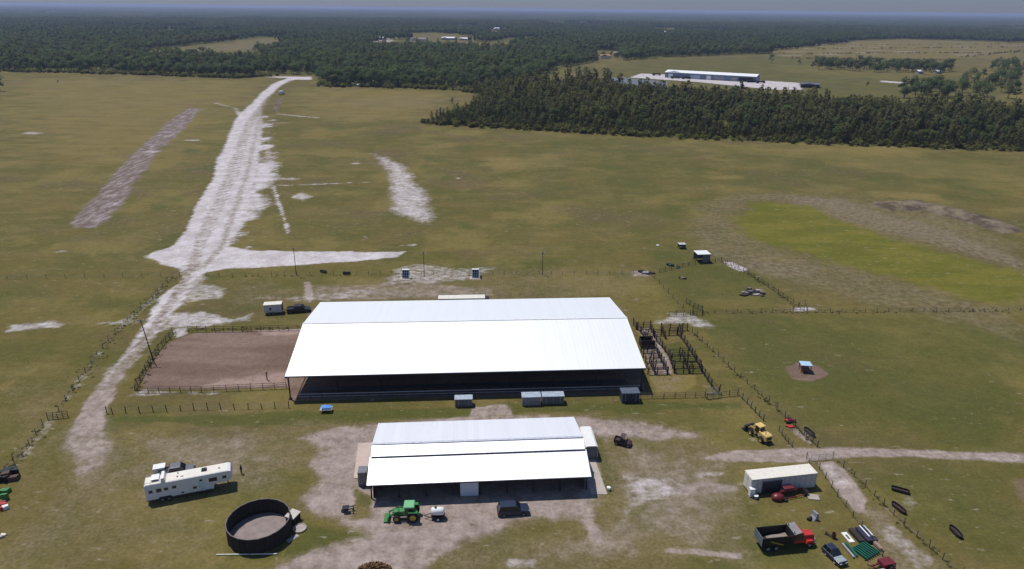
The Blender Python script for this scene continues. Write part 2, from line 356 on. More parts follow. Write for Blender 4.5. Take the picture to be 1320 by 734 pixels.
# far clearings
paint(dry, [(175, 72), (260, 58), (330, 50), (380, 48), (370, 60), (350, 78), (200, 76)], 15, 20, .6)
paint(soil, [(180, 71), (330, 52), (366, 52), (330, 64), (220, 70)], 10, 20, .4)
paint(dry, [(985, 66), (1110, 52), (1180, 50), (1320, 56), (1320, 76), (1100, 76)], 15, 20, .5)
for yy in (56, 60.5, 64.5, 69): paint(soil, [(1000, yy+3), (1160, yy), (1320, yy+3.5)], 4, 4, .7, line=10)
for yy in (58.3, 67): paint(sand, [(1060, yy+2), (1160, yy), (1320, yy+3)], 4, 4, .4, line=7)
paint(lush, [(700, 90), (850, 76), (1000, 72), (1320, 110), (1320, 150), (900, 110)], 15, 10, .5)
paint(dry, [(1000, 82), (1230, 92), (1180, 106), (1000, 92)], 15, 20, .7)
paint(sand, [(812, 100), (826, 95), (850, 96), (1030, 107), (1034, 116), (1000, 116), (900, 106)], 2.5, 2, 1., 'warehouse_apron')
paint(sand, [(1135, 104), (1165, 106), (1165, 108), (1135, 106)], 2, 2, .8)
paint(sand, [(475, 50), (510, 50), (505, 55), (480, 55)], 3, 6, .5)
paint(dry, [(525, 44), (610, 44), (612, 54), (525, 54)], 8, 8, .9)
paint(dry, [(612, 54), (668, 54), (670, 60), (615, 60)], 8, 8, .9)
paint(dry, [(1285, 122), (1320, 123), (1320, 129), (1280, 128)], 4, 4, .9)
# wheel ruts worn along the road, and dust trodden into the grass round the yard
paint(soil, [(347, 127), (335, 150), (328, 180), (318, 225), (303, 270), (286, 318), (262, 345)], 1.6, 1, .5, line=1.6); sand *= 1-.52*paint(np.zeros(X.shape), [(347, 127), (335, 150), (328, 180), (318, 225), (303, 270), (286, 318), (262, 345)], 1.6, 1., line=1.6)
for off in (-9, -3, 4):
    rl_ = [(375+off*.15, 104), (345+off*.3, 128), (322+off*.6, 160), (305+off, 215), (285+off, 262), (262+off, 310), (250+off*.8, 345), (232+off*.6, 375), (205+off*.6, 415), (165+off*.6, 470), (128+off*.6, 525), (112+off, 570)]
    g_ = dline(G(rl_), X, Y, 30); k_ = np.exp(-(g_/(.55+.0012*Y))**2)*(.35+.5*fbm(X, Y, 14, 55+off)); sand *= 1-.9*k_; soil = np.maximum(soil, np.where((k_ > .05) & (sand > .05), np.minimum(k_*1.2, .8), 0))
paint(soil, [(770, 545), (960, 590), (965, 734), (640, 734), (690, 690), (770, 660)], 8, 6, .58)
paint(soil, [(120, 590), (330, 560), (400, 560), (380, 640), (280, 640), (130, 660), (60, 734), (-20, 734), (60, 640)], 6, 6, .48)
paint(soil, [(60, 620), (290, 650), (300, 740), (0, 740)], 6, 6, .36)
paint(soil, [(380, 545), (480, 540), (470, 560), (330, 640), (280, 620), (300, 560)], 4, 4, .42)
paint(soil, [(560, 700), (760, 670), (800, 734), (540, 745)], 4, 4, .4)
paint(soil, [(300, 370), (640, 345), (840, 350), (820, 385), (400, 395), (300, 395)], 6, 8, .35)
paint(soil, [(150, 470), (60, 560), (0, 640), (0, 560), (90, 470)], 4, 6, .3)
paint(sand, [(222, 358), (197, 385), (165, 415), (140, 440), (110, 480), (76, 530)], 1., 1.5, .40, line=.6)
paint(sand, [(75, 532), (45, 570), (10, 610)], 1., 2., .32, line=1.2)
for pp_ in (WOOD, FRONT+BACK):
    g_ = G(pp_); lush = np.maximum(lush, sstep(sdf(g_, X, Y, 40), -6, 8)*1.0); dry *= 1-sstep(sdf(g_, X, Y, 40), -3, 8)*.9
for pp_ in CLEAR: lush *= 1-sstep(sdf(G(pp_), X, Y, 60), -10, 10)
for pp_, hw, am in (([(990, 436), (1060, 452), (1140, 474), (1230, 496), (1320, 520)], .7, .55), ([(612, 206), (660, 240), (720, 275), (780, 310), (835, 350)], .8, .45), ([(880, 300), (930, 250), (1000, 240)], 1.2, .4), ([(560, 190), (640, 260), (700, 300)], .8, .35), ([(60, 470), (0, 500)], .8, .6), ([(30, 456), (75, 440)], .5, .6)):
    paint(dry, pp_, 1.2, 1.2, am, line=hw)
for pp_ in ([(142, 578), (170, 590), (205, 590)], [(146, 572), (178, 586), (208, 585)], [(815, 590), (818, 605), (822, 615)], [(430, 690), (480, 705), (520, 722)], [(450, 682), (510, 700), (560, 715)], [(420, 560), (418, 590), (440, 630), (450, 690)], [(430, 556), (428, 590), (452, 632), (462, 690)]):
    paint(sand, pp_, .25, .4, .30, line=.14)
paint(soil, [(96, 540), (133, 545), (152, 572), (140, 600), (100, 612), (84, 592), (84, 560)], 3.5, 2.5, .80)
paint(soil, [(84, 580), (150, 570), (220, 570), (150, 610), (100, 640)], 4, 3, .5)
# gentle relief
Z += (fbm(X, Y, 18, 61)-.5)*.22*np.clip(1-Y/1500, 0, 1)
flat = np.zeros(X.shape)
for pp in ([(350, 530), (850, 525), (800, 380), (390, 385)], [(440, 665), (800, 650), (770, 535), (465, 540)]): paint(flat, pp, 3)
Z *= 1-flat

gm = bpy.data.materials.new('pasture'); t = NT(gm)
pos = t.n('ShaderNodeNewGeometry').outputs['Position']
def attr(nm):
    a = t.n('ShaderNodeAttribute', attribute_name=nm); s = t.n('ShaderNodeSeparateColor'); t.l(a.outputs['Color'], s.inputs[0]); return s.outputs
A, B, C3 = attr('cover_a'), attr('cover_b'), attr('cover_c')
n90, n22, n6, n2, n05 = [t.noise(pos, 1/s, d, r) for s, d, r in ((95, 5, .6), (22, 6, .62), (6, 6, .62), (1.9, 5, .6), (.55, 4, .6))]
mpx = t.n('ShaderNodeMapping'); mpx.inputs['Scale'].default_value = (.045, .11, 1); mpx.inputs['Rotation'].default_value = (0, 0, .10); t.l(pos, mpx.inputs[0])
nst = t.noise(mpx.outputs[0], 1., 6, .6)
mp2 = t.n('ShaderNodeMapping'); mp2.inputs['Scale'].default_value = (.32, .75, 1); mp2.inputs['Rotation'].default_value = (0, 0, .07); t.l(pos, mp2.inputs[0])
nfs = t.noise(mp2.outputs[0], 1., 5, .6)
OLIVE, GREEN, TAN, BARE = (.130, .104, .030), (.098, .091, .023), (.185, .145, .056), (.165, .128, .092)
c = t.mix(t.ramp(n22, .38, .64), OLIVE, GREEN)
c = t.mix(t.ramp(n90, .42, .66, 0, .5), c, (.135, .108, .040))
c = t.mix(t.ramp(t.noise(pos, 1/34, 5, .62), .48, .62, 0, .75), c, (.178, .142, .044))
c = t.mix(t.ramp(t.noise(pos, 1/47, 5, .62), .50, .64, 0, .7), c, (.112, .086, .040))
c = t.mix(t.ramp(t.noise(pos, 1/27, 5, .62), .53, .66, 0, .65), c, (.078, .084, .020))
c = t.mix(t.ramp(nst, .5, .72, 0, .5), c, TAN)
c = t.mix(t.ramp(n6, .52, .72, 0, .5), c, (.155, .122, .052))
c = t.mix(t.ramp(n6, .46, .28, 0, .45), c, (.075, .083, .028))
dr = t.math('ADD', B[0+1], t.math('MULTIPLY', t.math('SUBTRACT', nst, .5), 1.3))
c = t.mix(t.ramp(t.math('MULTIPLY', dr, t.ramp(B[1], .02, .2)), .15, .85, 0, .85), c, (.195, .150, .050))
lu = t.math('ADD', B[0], t.math('MULTIPLY', t.math('SUBTRACT', n22, .5), .8))
c = t.mix(t.ramp(t.math('MULTIPLY', lu, t.ramp(B[0], .02, .2)), .15, .8, 0, .85), c, (.080, .084, .021))
ms = t.math('ADD', B[2], t.math('MULTIPLY', t.math('SUBTRACT', nst, .5), .5))
c = t.mix(t.ramp(ms, .25, .75, 0, .95), c, t.mix(t.ramp(nst, .42, .6), (.112, .112, .016), (.150, .136, .022)))
# bleached and bare flecks everywhere in the grass
c = t.mix(t.ramp(t.math('ADD', nfs, t.math('MULTIPLY', n90, .25)), .74, .86, 0, .65), c, (.33, .29, .22))
c = t.mix(t.ramp(t.math('ADD', C3[0], t.math('MULTIPLY', t.math('SUBTRACT', n6, .5), .6)), .15, .95, 0, .85), c, t.mix(t.ramp(n2, .35, .65), (.120, .094, .054), (.205, .165, .108)))
c = t.mix(t.ramp(t.math('ADD', C3[1], t.math('MULTIPLY', t.math('SUBTRACT', n6, .5), .7)), .2, .7, 0, .95), c, t.mix(t.ramp(n6, .36, .66), (.080, .060, .044), (.215, .170, .120)))
mpm = t.n('ShaderNodeMapping'); mpm.inputs['Scale'].default_value = (.5, .12, 1); mpm.inputs['Rotation'].default_value = (0, 0, .55); t.l(pos, mpm.inputs[0])
c = t.mix(t.ramp(t.math('ADD', C3[2], t.math('MULTIPLY', t.math('SUBTRACT', n6, .5), .6)), .15, .8, 0, .92), c, t.mix(t.ramp(t.noise(mpm.outputs[0], 1., 4, .6), .40, .68), (.145, .105, .092), (.300, .255, .250)))
so = t.math('ADD', A[1], t.math('MULTIPLY', t.ramp(A[1], .30, .75, .62, 1.), t.math('ADD', t.math('MULTIPLY', t.math('SUBTRACT', n2, .5), .85), t.math('MULTIPLY', t.math('SUBTRACT', n6, .5), .9))))
soc = t.mix(t.ramp(t.math('ADD', t.math('MULTIPLY', n2, .5), t.math('MULTIPLY', n6, .5)), .34, .68), (.255, .200, .174), (.360, .298, .272))
soc = t.mix(t.ramp(A[1], .40, .72), t.mix(t.ramp(n05, .3, .7), (.150, .116, .066), (.215, .172, .112)), soc)
c = t.mix(t.ramp(t.math('MULTIPLY', so, t.ramp(A[1], .02, .25)), .05, .95, 0, .96), c, soc)
rd = t.math('ADD', A[2], t.math('MULTIPLY', t.math('SUBTRACT', n2, .5), .3))
mrd = t.n('ShaderNodeMapping'); mrd.inputs['Scale'].default_value = (.035, .16, 1); t.l(pos, mrd.inputs[0])
rdc = t.mix(t.ramp(t.noise(mrd.outputs[0], 1., 4, .5), .38, .66), (.150, .098, .076), (.215, .150, .122))
c = t.mix(t.ramp(rd, .3, .6, 0, .95), c, t.mix(t.ramp(A[1], .25, .8), rdc, (.30, .215, .180)))
sa = t.math('ADD', A[0], t.math('ADD', t.math('MULTIPLY', t.math('SUBTRACT', n2, .5), .75), t.math('MULTIPLY', t.math('SUBTRACT', nfs, .5), .8)))
sac = t.mix(t.ramp(n6, .35, .66), (.44, .395, .40), (.58, .535, .555))
c = t.mix(t.ramp(t.math('MULTIPLY', sa, t.ramp(A[0], .02, .25)), .12, .88, 0, .97), c, sac)
c = t.mix(t.ramp(t.math('ADD', t.noise(pos, 1/1.1, 3, .6), t.math('MULTIPLY', t.math('SUBTRACT', n22, .5), .5)), .70, .80, 0, .5), c, (.29, .25, .20))
c = t.mix(t.ramp(t.noise(pos, 1/1.6, 4, .65), .40, .26, 0, .55), c, (.062, .064, .022))
# fine grain
c = t.mix(1., c, t.mix(t.ramp(t.math('ADD', t.math('MULTIPLY', n05, .6), t.math('MULTIPLY', n2, .4)), .3, .7), (.78, .78, .78), (1.17, 1.17, 1.16)), 'MULTIPLY')
bp = t.n('ShaderNodeBump'); bp.inputs['Strength'].default_value = .55; bp.inputs['Distance'].default_value = .12
t.l(t.math('ADD', n05, t.math('MULTIPLY', n2, 1.4)), bp.inputs['Height'])
t.out(c, .95, .12, 0., bp.outputs[0])

V = np.stack([X, Y, Z], 1).astype(np.float32)
i = np.arange(NX*NY).reshape(NY, NX)
Q = np.stack([i[:-1, :-1], i[:-1, 1:], i[1:, 1:], i[1:, :-1]], -1).reshape(-1, 4)
qc = cls[Q].max(1)
def np_mesh(name, v, q, mats, attrs=None, smooth=True, mi=None, nrm=None):
    me = bpy.data.meshes.new(name); k = q.shape[1]
    me.vertices.add(len(v)); me.vertices.foreach_set('co', np.ascontiguousarray(v, np.float32).ravel())
    me.loops.add(q.size); me.loops.foreach_set('vertex_index', q.astype(np.int32).ravel())
    me.polygons.add(len(q)); me.polygons.foreach_set('loop_start', np.arange(0, q.size, k, dtype=np.int32))
    if mi is not None: me.polygons.foreach_set('material_index', mi.astype(np.int32))
    me.polygons.foreach_set('use_smooth', np.full(len(q), smooth))
    for m in mats: me.materials.append(m)
    for nm, a in (attrs or {}).items():
        at_ = me.attributes.new(nm, 'FLOAT_COLOR', 'POINT')
        at_.data.foreach_set('color', np.concatenate([a, np.ones((len(a), 1))], 1).astype(np.float32).ravel())
    me.update(calc_edges=True)
    if nrm is not None:
        for p in me.polygons: p.use_smooth = True
        me.normals_split_custom_set_from_vertices(nrm.astype(np.float32))
    return me
CA = np.stack([sand, soil, red], 1); CB = np.stack([lush, dry, moss], 1); CC = np.stack([reed, peat, mauve], 1)
GL = {'ground': 'olive pasture grass stretching to the horizon', 'dirt_road': 'white sand road running from the yard up to the far trees', 'arena_floor': 'red-brown raked soil of the riding arena',
      'bare_yard': 'bare pinkish dirt yard around the smaller barn', 'gravel_track': 'pinkish gravel track with two ruts on the right', 'sand_patch': 'pale tongue-shaped sand patch in the middle pasture',
      'dirt_strip': 'long straight mauve strip of bare soil in the left pasture', 'marsh': 'yellow-green wet hollow ringed by brown reeds', 'dirt_bank': 'low brown bank of dug soil beside the wet hollow', 'warehouse_apron': 'white gravel apron around the far warehouse'}
for k, nm in enumerate(CLS):
    q = Q[qc == k]
    if not len(q): continue
    u, inv = np.unique(q, return_inverse=True)
    me = np_mesh(nm, V[u], inv.reshape(-1, 4), [gm], {'cover_a': CA[u], 'cover_b': CB[u], 'cover_c': CC[u]})
    tag(obj(nm, me), GL[nm], nm.replace('_', ' '), kind='structure')

# ------------------------------------------------------------------ trees
def foliage(name, dark, light, tint, tint2):
    m = bpy.data.materials.new(name); t = NT(m)
    oi = t.n('ShaderNodeObjectInfo').outputs['Random']; co = t.n('ShaderNodeTexCoord').outputs['Object']
    n = t.noise(co, .55, 3)
    c = t.mix(t.ramp(n, .36, .64), dark, light)
    c = t.mix(t.ramp(oi, .45, 1., 0, .75), c, tint)
    lp = t.n('ShaderNodeObjectInfo').outputs['Location']; c = t.mix(t.ramp(t.noise(lp, 1/90, 4, .6), .42, .62, 0, .7), c, tint2)
    c = t.mix(t.ramp(t.noise(lp, 1/33, 3, .6), .55, .70, 0, .6), c, dark)
    b, o = t.out(c, .75, .2)
    tr = t.n('ShaderNodeBsdfTranslucent'); t.l(c, tr.inputs[0]); mx = t.n('ShaderNodeMixShader'); mx.inputs[0].default_value = .48
    t.l(b.outputs[0], mx.inputs[1]); t.l(tr.outputs[0], mx.inputs[2]); t.l(mx.outputs[0], o.inputs[0]); return m
PINE = foliage('pine_needles', (.080, .094, .036), (.125, .130, .046), (.150, .135, .052), (.150, .150, .050))
LEAF = foliage('broad_leaves', (.055, .088, .034), (.095, .135, .045), (.135, .140, .050), (.110, .165, .050))
SHRUB = foliage('shrub_leaves', (.095, .110, .030), (.150, .150, .040), (.170, .150, .048), (.155, .165, .045))
WEED = foliage('weed_leaves', (.085, .088, .032), (.145, .130, .050), (.19, .16, .075), (.14, .125, .05))
BARK = M('bark', (.11, .085, .065), .9, .1, bump=.5)
def leaf_quads(cent, size, g):
    n = len(cent); nn = g.normal(size=(n, 3))+np.array([0, 0, 1.1]); nn /= np.linalg.norm(nn, axis=1)[:, None]
    a = g.normal(size=(n, 3)); a -= (a*nn).sum(1)[:, None]*nn; a /= np.linalg.norm(a, axis=1)[:, None]
    b = np.cross(nn, a)
    s = size[:, None] if np.ndim(size) else size
    w = g.uniform(.5, 1., (n, 1))
    v = np.stack([cent-a*s-b*s*w*.35, cent-a*s*.15+b*s*w*.8, cent+a*s+b*s*.2*w, cent+a*s*.2-b*s*w*.75], 1).reshape(-1, 3)
    return v, np.arange(4*n).reshape(n, 4)
def pine_geo(h, rad, n, g, size=.55, lo=.34):
    cs = []
    L = 9
    for k in range(L):
        tz = lo+(1-lo)*(k+.3)/L; rr = rad*(1.12-(tz-lo)/(1-lo))**.5*g.uniform(.6, 1.2)
        nb = g.integers(3, 6)
        for _ in range(nb):
            a = g.uniform(0, 6.283); q = max(4, int(n/(L*4)))
            rho = rr*g.uniform(.25, 1., q)**.6
            cs.append(np.stack([np.cos(a)*rho+g.normal(0, .3, q), np.sin(a)*rho+g.normal(0, .3, q), tz*h+rho*.12+g.normal(0, .28, q)], 1))
    cs.append(np.stack([g.normal(0, .2, 6), g.normal(0, .2, 6), h*g.uniform(.92, 1., 6)], 1))
    c = np.concatenate(cs); return leaf_quads(c, size*g.uniform(.6, 1.25, len(c)), g)
def broad_geo(h, rad, n, g, size=.6):
    cs = []; K = 11
    for k in range(K):
        a = g.uniform(0, 6.283); rr = rad*g.uniform(.15, .72); cz = h*g.uniform(.30, .8)
        if k == 0: rr = 0; cz = h*.78
        r = rad*g.uniform(.33, .52); q = n//K
        d = g.normal(size=(q, 3)); d /= np.linalg.norm(d, axis=1)[:, None]
        cs.append(np.array([math.cos(a)*rr, math.sin(a)*rr, cz])+d*r*(g.uniform(.45, 1.08, (q, 1))**.5)*np.array([1, 1, .72]))
    c = np.concatenate(cs); return leaf_quads(c, size*g.uniform(.6, 1.3, len(c)), g)
def trunk_mb(h, r, g, limbs, rad, top=.95):
    mb = MB(); p = Vector((0, 0, -.2)); k = 4
    for s in range(k):
        q = Vector((g.normal(0, .12), g.normal(0, .12), h*top*(s+1)/k)); mb.cyl(p, q, r*(1-s/k*.85), r*(1-(s+1)/k*.85), 6, caps=False); p = q
    for _ in range(limbs):
        z = h*g.uniform(.35, .8); a = g.uniform(0, 6.283); L = rad*g.uniform(.5, .9)
        mb.cyl((0, 0, z), (math.cos(a)*L, math.sin(a)*L, z+L*.45), r*.3, r*.08, 4, caps=False)
    return mb
def crown_normals(v, q, cz, rx, rz_, up=.35, g=None, keep=.35):
    n = (v-np.array([0, 0, cz]))/np.array([rx*rx, rx*rx, rz_*rz_]); n /= np.linalg.norm(n, axis=1)[:, None]+1e-9
    f = np.cross(v[q[:, 1]]-v[q[:, 0]], v[q[:, 3]]-v[q[:, 0]]); f /= np.linalg.norm(f, axis=1)[:, None]+1e-9
    m = n[q].mean(1); fl = (f*m).sum(1) < 0; q[fl] = q[fl][:, ::-1]; f[fl] *= -1
    out = n.copy(); out[q.ravel()] += np.repeat(f, 4, axis=0)*keep; out[:, 2] += up; return out/(np.linalg.norm(out, axis=1)[:, None]+1e-9)
def join_geo(parts):   # list of (v, q)
    off = 0; vs = []; qs = []
    for v, q in parts: vs.append(v); qs.append(q+off); off += len(v)
    return np.concatenate(vs), np.concatenate(qs)
def trunk_np(mb): return np.array(mb.v, float), np.array([f for f in mb.f if len(f) == 4])
PROTO = {'pine': [], 'oak': []}; LIB = {}
def lib(name, v, q, mi, mats, nrm=None):
    return bpy.data.objects.new(name, np_mesh(name, v, q, mats, smooth=False, mi=mi, nrm=nrm))
def tree_set(kind, count, gs, geo, hr, rr, n, fol, limbs):
    objs = []
    for k in range(count):
        g = np.random.default_rng(gs+k); h = g.uniform(*hr); rad = g.uniform(*rr)
        cv, cq = geo(h, rad, n, g); tb = trunk_mb(h, .16 if kind == 'pine' else .26, g, limbs, rad, .97 if kind == 'pine' else .7)
        cn = crown_normals(cv, cq, h*(.6 if kind == 'pine' else .52), rad, h*.38); cm = np_mesh('crown', cv, cq, [fol], nrm=cn); tm = tb.mesh('trunk', BARK); PROTO[kind].append((cm, tm, h))
        tv, tq = trunk_np(tb); v, q = join_geo([(cv, cq), (tv, tq)])
        tn = tv*np.array([1, 1, 0.])+1e-4; tn /= np.linalg.norm(tn, axis=1)[:, None]; objs.append(lib(f'{kind}_lib_{k}', v, q, np.array([0]*len(cq)+[1]*len(tq)), [fol, BARK], np.concatenate([cn, tn])))
    LIB[kind] = objs
tree_set('pine', 7, 100, pine_geo, (11, 15), (1.9, 3.0), 210, PINE, 10)
tree_set('oak', 7, 200, broad_geo, (9.5, 14), (3.6, 5.4), 300, LEAF, 7)
LIB['shrub'] = []
for k in range(5):
    g = np.random.default_rng(300+k); v, q = broad_geo(g.uniform(2.2, 4.2), g.uniform(1.3, 2.2), 110, g, .42); v[:, 2] *= .95; v[:, 2] -= .5; sn = crown_normals(v, q, .8, 1.6, 1.8)
    LIB['shrub'].append(lib(f'shrub_lib_{k}', v, q, np.zeros(len(q)), [SHRUB], sn))
LIB['weed'] = []
for k in range(4):
    g = np.random.default_rng(340+k); n = 36; c = np.stack([g.normal(0, .28, n), g.normal(0, .28, n), np.abs(g.normal(.16, .14, n))], 1)
    v, q = leaf_quads(c, .15*g.uniform(.5, 1.4, n), g); LIB['weed'].append(lib(f'weed_lib_{k}', v, q, np.zeros(len(q)), [WEED]))
LIB['stand'] = []                                                   # a 60 m block of woodland for the far distance
for k in range(6):
    g = np.random.default_rng(360+k); parts = []; ns = []
    for _ in range(62):
        h = g.uniform(9, 16); v, q = broad_geo(h, g.uniform(2.6, 4.8), 44, g, 1.55) if g.random() < .55 else pine_geo(h, 2.2, 40, g, 1.35, .3)
        ns.append(crown_normals(v, q, h*.52, 3.5, h*.38)); v[:, 0] += g.uniform(-32, 32); v[:, 1] += g.uniform(-32, 32); parts.append((v, q))
    v, q = join_geo(parts); LIB['stand'].append(lib(f'stand_lib_{k}', v, q, np.zeros(len(q)), [LEAF], np.concatenate(ns)))
def scatter(name, kind, xy, scale, label, z=None):
    n = len(xy); me = bpy.data.meshes.new(name); me.vertices.add(n)
    co = np.zeros((n, 3), np.float32); co[:, :2] = xy; me.vertices.foreach_set('co', co.ravel())
    for nm, dat in (('sc', scale), ('rz', rng.uniform(0, 6.283, n))):
        a = me.attributes.new(nm, 'FLOAT', 'POINT'); a.data.foreach_set('value', np.asarray(dat, np.float32))
    a = me.attributes.new('vi', 'INT', 'POINT'); a.data.foreach_set('value', rng.integers(0, len(LIB[kind]), n).astype(np.int32))
    c = bpy.data.collections.new(name+'_library')
    for o in LIB[kind]: c.objects.link(o)
    ng = bpy.data.node_groups.new(name, 'GeometryNodeTree')
    ng.interface.new_socket('Geometry', in_out='INPUT', socket_type='NodeSocketGeometry'); ng.interface.new_socket('Geometry', in_out='OUTPUT', socket_type='NodeSocketGeometry')
    N = ng.nodes.new; gi, go, ip, ci = N('NodeGroupInput'), N('NodeGroupOutput'), N('GeometryNodeInstanceOnPoints'), N('GeometryNodeCollectionInfo')
    ci.inputs['Collection'].default_value = c; ci.inputs['Separate Children'].default_value = True; ci.inputs['Reset Children'].default_value = True
    ip.inputs['Pick Instance'].default_value = True; L = ng.links.new
    def na(nm, dt):
        x = N('GeometryNodeInputNamedAttribute'); x.data_type = dt; x.inputs['Name'].default_value = nm; return x.outputs['Attribute']
    cx = N('ShaderNodeCombineXYZ'); L(na('rz', 'FLOAT'), cx.inputs[2]); er = N('FunctionNodeEulerToRotation'); L(cx.outputs[0], er.inputs[0])
    L(gi.outputs[0], ip.inputs['Points']); L(ci.outputs[0], ip.inputs['Instance']); L(na('vi', 'INT'), ip.inputs['Instance Index'])
    L(er.outputs[0], ip.inputs['Rotation']); L(na('sc', 'FLOAT'), ip.inputs['Scale']); L(ip.outputs[0], go.inputs[0])
    o = obj(name, me); md = o.modifiers.new('scatter', 'NODES'); md.node_group = ng
    return tag(o, label, kind if kind not in ('stand', 'oak', 'pine') else 'woodland', kind='stuff')
def jitter_grid(x0, x1, y0, y1, s, j=.45):
    gx, gy = np.meshgrid(np.arange(x0, x1, s), np.arange(y0, y1, s)); p = np.stack([gx.ravel(), gy.ravel()], 1)
    return p+rng.uniform(-j, j, p.shape)*s
def ins(poly_px, p): return sdf(G(poly_px), p[:, 0], p[:, 1], 1.) > 0

# near pine wood
p = jitter_grid(-110, 420, 380, 760, 4.5); p = p[ins(WOOD, p)]
gap = fbm(p[:, 0], p[:, 1], 30, 71); p = p[(gap > .27) | (rng.random(len(p)) < .3)]
track = dline(G([(937, 182), (932, 155)]), p[:, 0], p[:, 1], 60); p = p[track > 2.2]
hs = .70+.5*fbm(p[:, 0], p[:, 1], 45, 73)+rng.normal(0, .21, len(p))
tall = ins([(660, 122), (790, 124), (790, 112), (660, 110)], p); hs = np.where(tall & (rng.random(len(p)) < .3), hs+.35, hs)
left = ins([(552, 159), (700, 168), (690, 150), (600, 140)], p); hs = np.where(left, hs*.8, hs); hs *= .60+.45*sstep(sdf(G(WOOD), p[:, 0], p[:, 1], 60), 4, 45)
hs = np.clip(hs, .35, 1.6)
inview = np.abs(p[:, 0]) < p[:, 1]*.74
mixed = rng.random(len(p)) < .30
order = np.argsort(np.where(inview, -sdf(G(WOOD), p[:, 0], p[:, 1], 30)*-1+p[:, 1]*.04, 1e6))
front, rest = order[:290], order[290:]; rest_o = rest[mixed[rest]]; rest = rest[~mixed[rest]]
def single_tree(kind, name, label, cat, x, y, s, group=None, sz=None):
    cm, tm, h = random.choice(PROTO[kind]); o = thing(name, label, cat, (x, y, 0), random.uniform(0, 6.28), group)
    o.scale = (s*random.uniform(.9, 1.15), s*random.uniform(.9, 1.15), sz or s); obj('crown', cm, o); obj('trunk', tm, o); return o
for k in front: single_tree('pine', 'pine_tree', 'slender dark green pine packed along the pasture edge of the near wood', 'tree', p[k, 0], p[k, 1], hs[k], 'pines along the front of the near wood')
scatter('wood_broadleaf', 'oak', p[rest_o], hs[rest_o]*.85, 'rounder broadleaf crowns mixed through the near pine wood')
scatter('pine_wood', 'pine', p[rest], hs[rest], 'dense dark pine wood filling the ground behind its front row')
us = jitter_grid(-110, 420, 380, 640, 2.7); fr = sdf(G(WOOD), us[:, 0], us[:, 1], 40); us = us[(fr > -5)]; keep = sdf(G(WOOD), us[:, 0], us[:, 1], 40) < 55
us = us[keep & ((rng.random(len(us)) < .5) | ins([(552, 159), (760, 171), (740, 155), (600, 140)], us))]
scatter('undergrowth', 'shrub', us, rng.uniform(.5, 1.5, len(us)), 'olive green shrubs filling the edge of the near pine wood')

for k_ in range(22):
    a = at(random.uniform(688, 790), random.uniform(116, 122)); single_tree('pine', 'tall_pine', 'tall pine rising above the left rear of the near wood', 'tree', a.x, a.y, random.uniform(1.35, 1.75), 'tall pines above the near wood')
# the long forest behind the pastures
fl = np.array(G(FRONT[:13])); seg = np.linalg.norm(np.diff(fl, axis=0), axis=1); cum = np.r_[0, np.cumsum(seg)]; q = rng.uniform(0, cum[-1], 900)
fl = np.stack([np.interp(q, cum, fl[:, 0]), np.interp(q, cum, fl[:, 1])], 1)+rng.normal(0, 5, (900, 2)); fl = fl[(fl[:, 0] < -272) | (fl[:, 0] > -205)]
scatter('treeline_shrubs', 'shrub', fl, rng.uniform(.8, 1.7, len(fl)), 'green shrubs along the foot of the far treeline')
def clear(p):
    k = np.ones(len(p), bool)
    for c in CLEAR: k &= ~ins(c, p)
    return k
NEAR2 = 1500
p = jitter_grid(-1500, 1100, 640, NEAR2, 8.3); p = p[ins(FOREST, p) & (np.abs(p[:, 0]) < p[:, 1]*.92+60)]; p = p[clear(p)]
dens = fbm(p[:, 0], p[:, 1], 60, 81); p = p[(dens > .3) | (rng.random(len(p)) < .4)]
hs = np.clip(.62+.62*fbm(p[:, 0], p[:, 1], 70, 83)+rng.normal(0, .25, len(p)), .35, 1.75)
d = sdf(G(FOREST), p[:, 0], p[:, 1], 30); edge = (d < 16) & (np.abs(p[:, 0]) < p[:, 1]*.74) & (d > -900)
e = np.where(edge)[0]; e = e[np.argsort(p[e, 1])][:230]
for k in e: single_tree('oak', 'broadleaf_tree', 'round dark green broadleaf tree in the front row of the far treeline', 'tree', p[k, 0], p[k, 1], hs[k], 'broadleaf trees along the front of the treeline')
mk = np.ones(len(p), bool); mk[e] = False
is_p = mk & (rng.random(len(p)) < .12)
scatter('broadleaf_forest', 'oak', p[mk & ~is_p], hs[mk & ~is_p], 'broad band of dark green forest beyond the pastures')
scatter('pine_forest', 'pine', p[is_p], hs[is_p]*1.15, 'pines mixed through the forest beyond the pastures')
p = jitter_grid(-4600, 4600, NEAR2-20, 4700, 56, .3); p = p[(np.abs(p[:, 0]) < p[:, 1]*.95)]
okp = ins(FOREST, p) & clear(p) | (p[:, 1] > at(660, 31).y)
p = p[okp]; hole = fbm(p[:, 0], p[:, 1], 330, 91); p = p[(hole > .41) | (p[:, 1] < 2000)]
scatter('distant_forest', 'stand', p, rng.uniform(.85, 1.2, len(p)), 'distant blue-green forest fading towards the horizon')
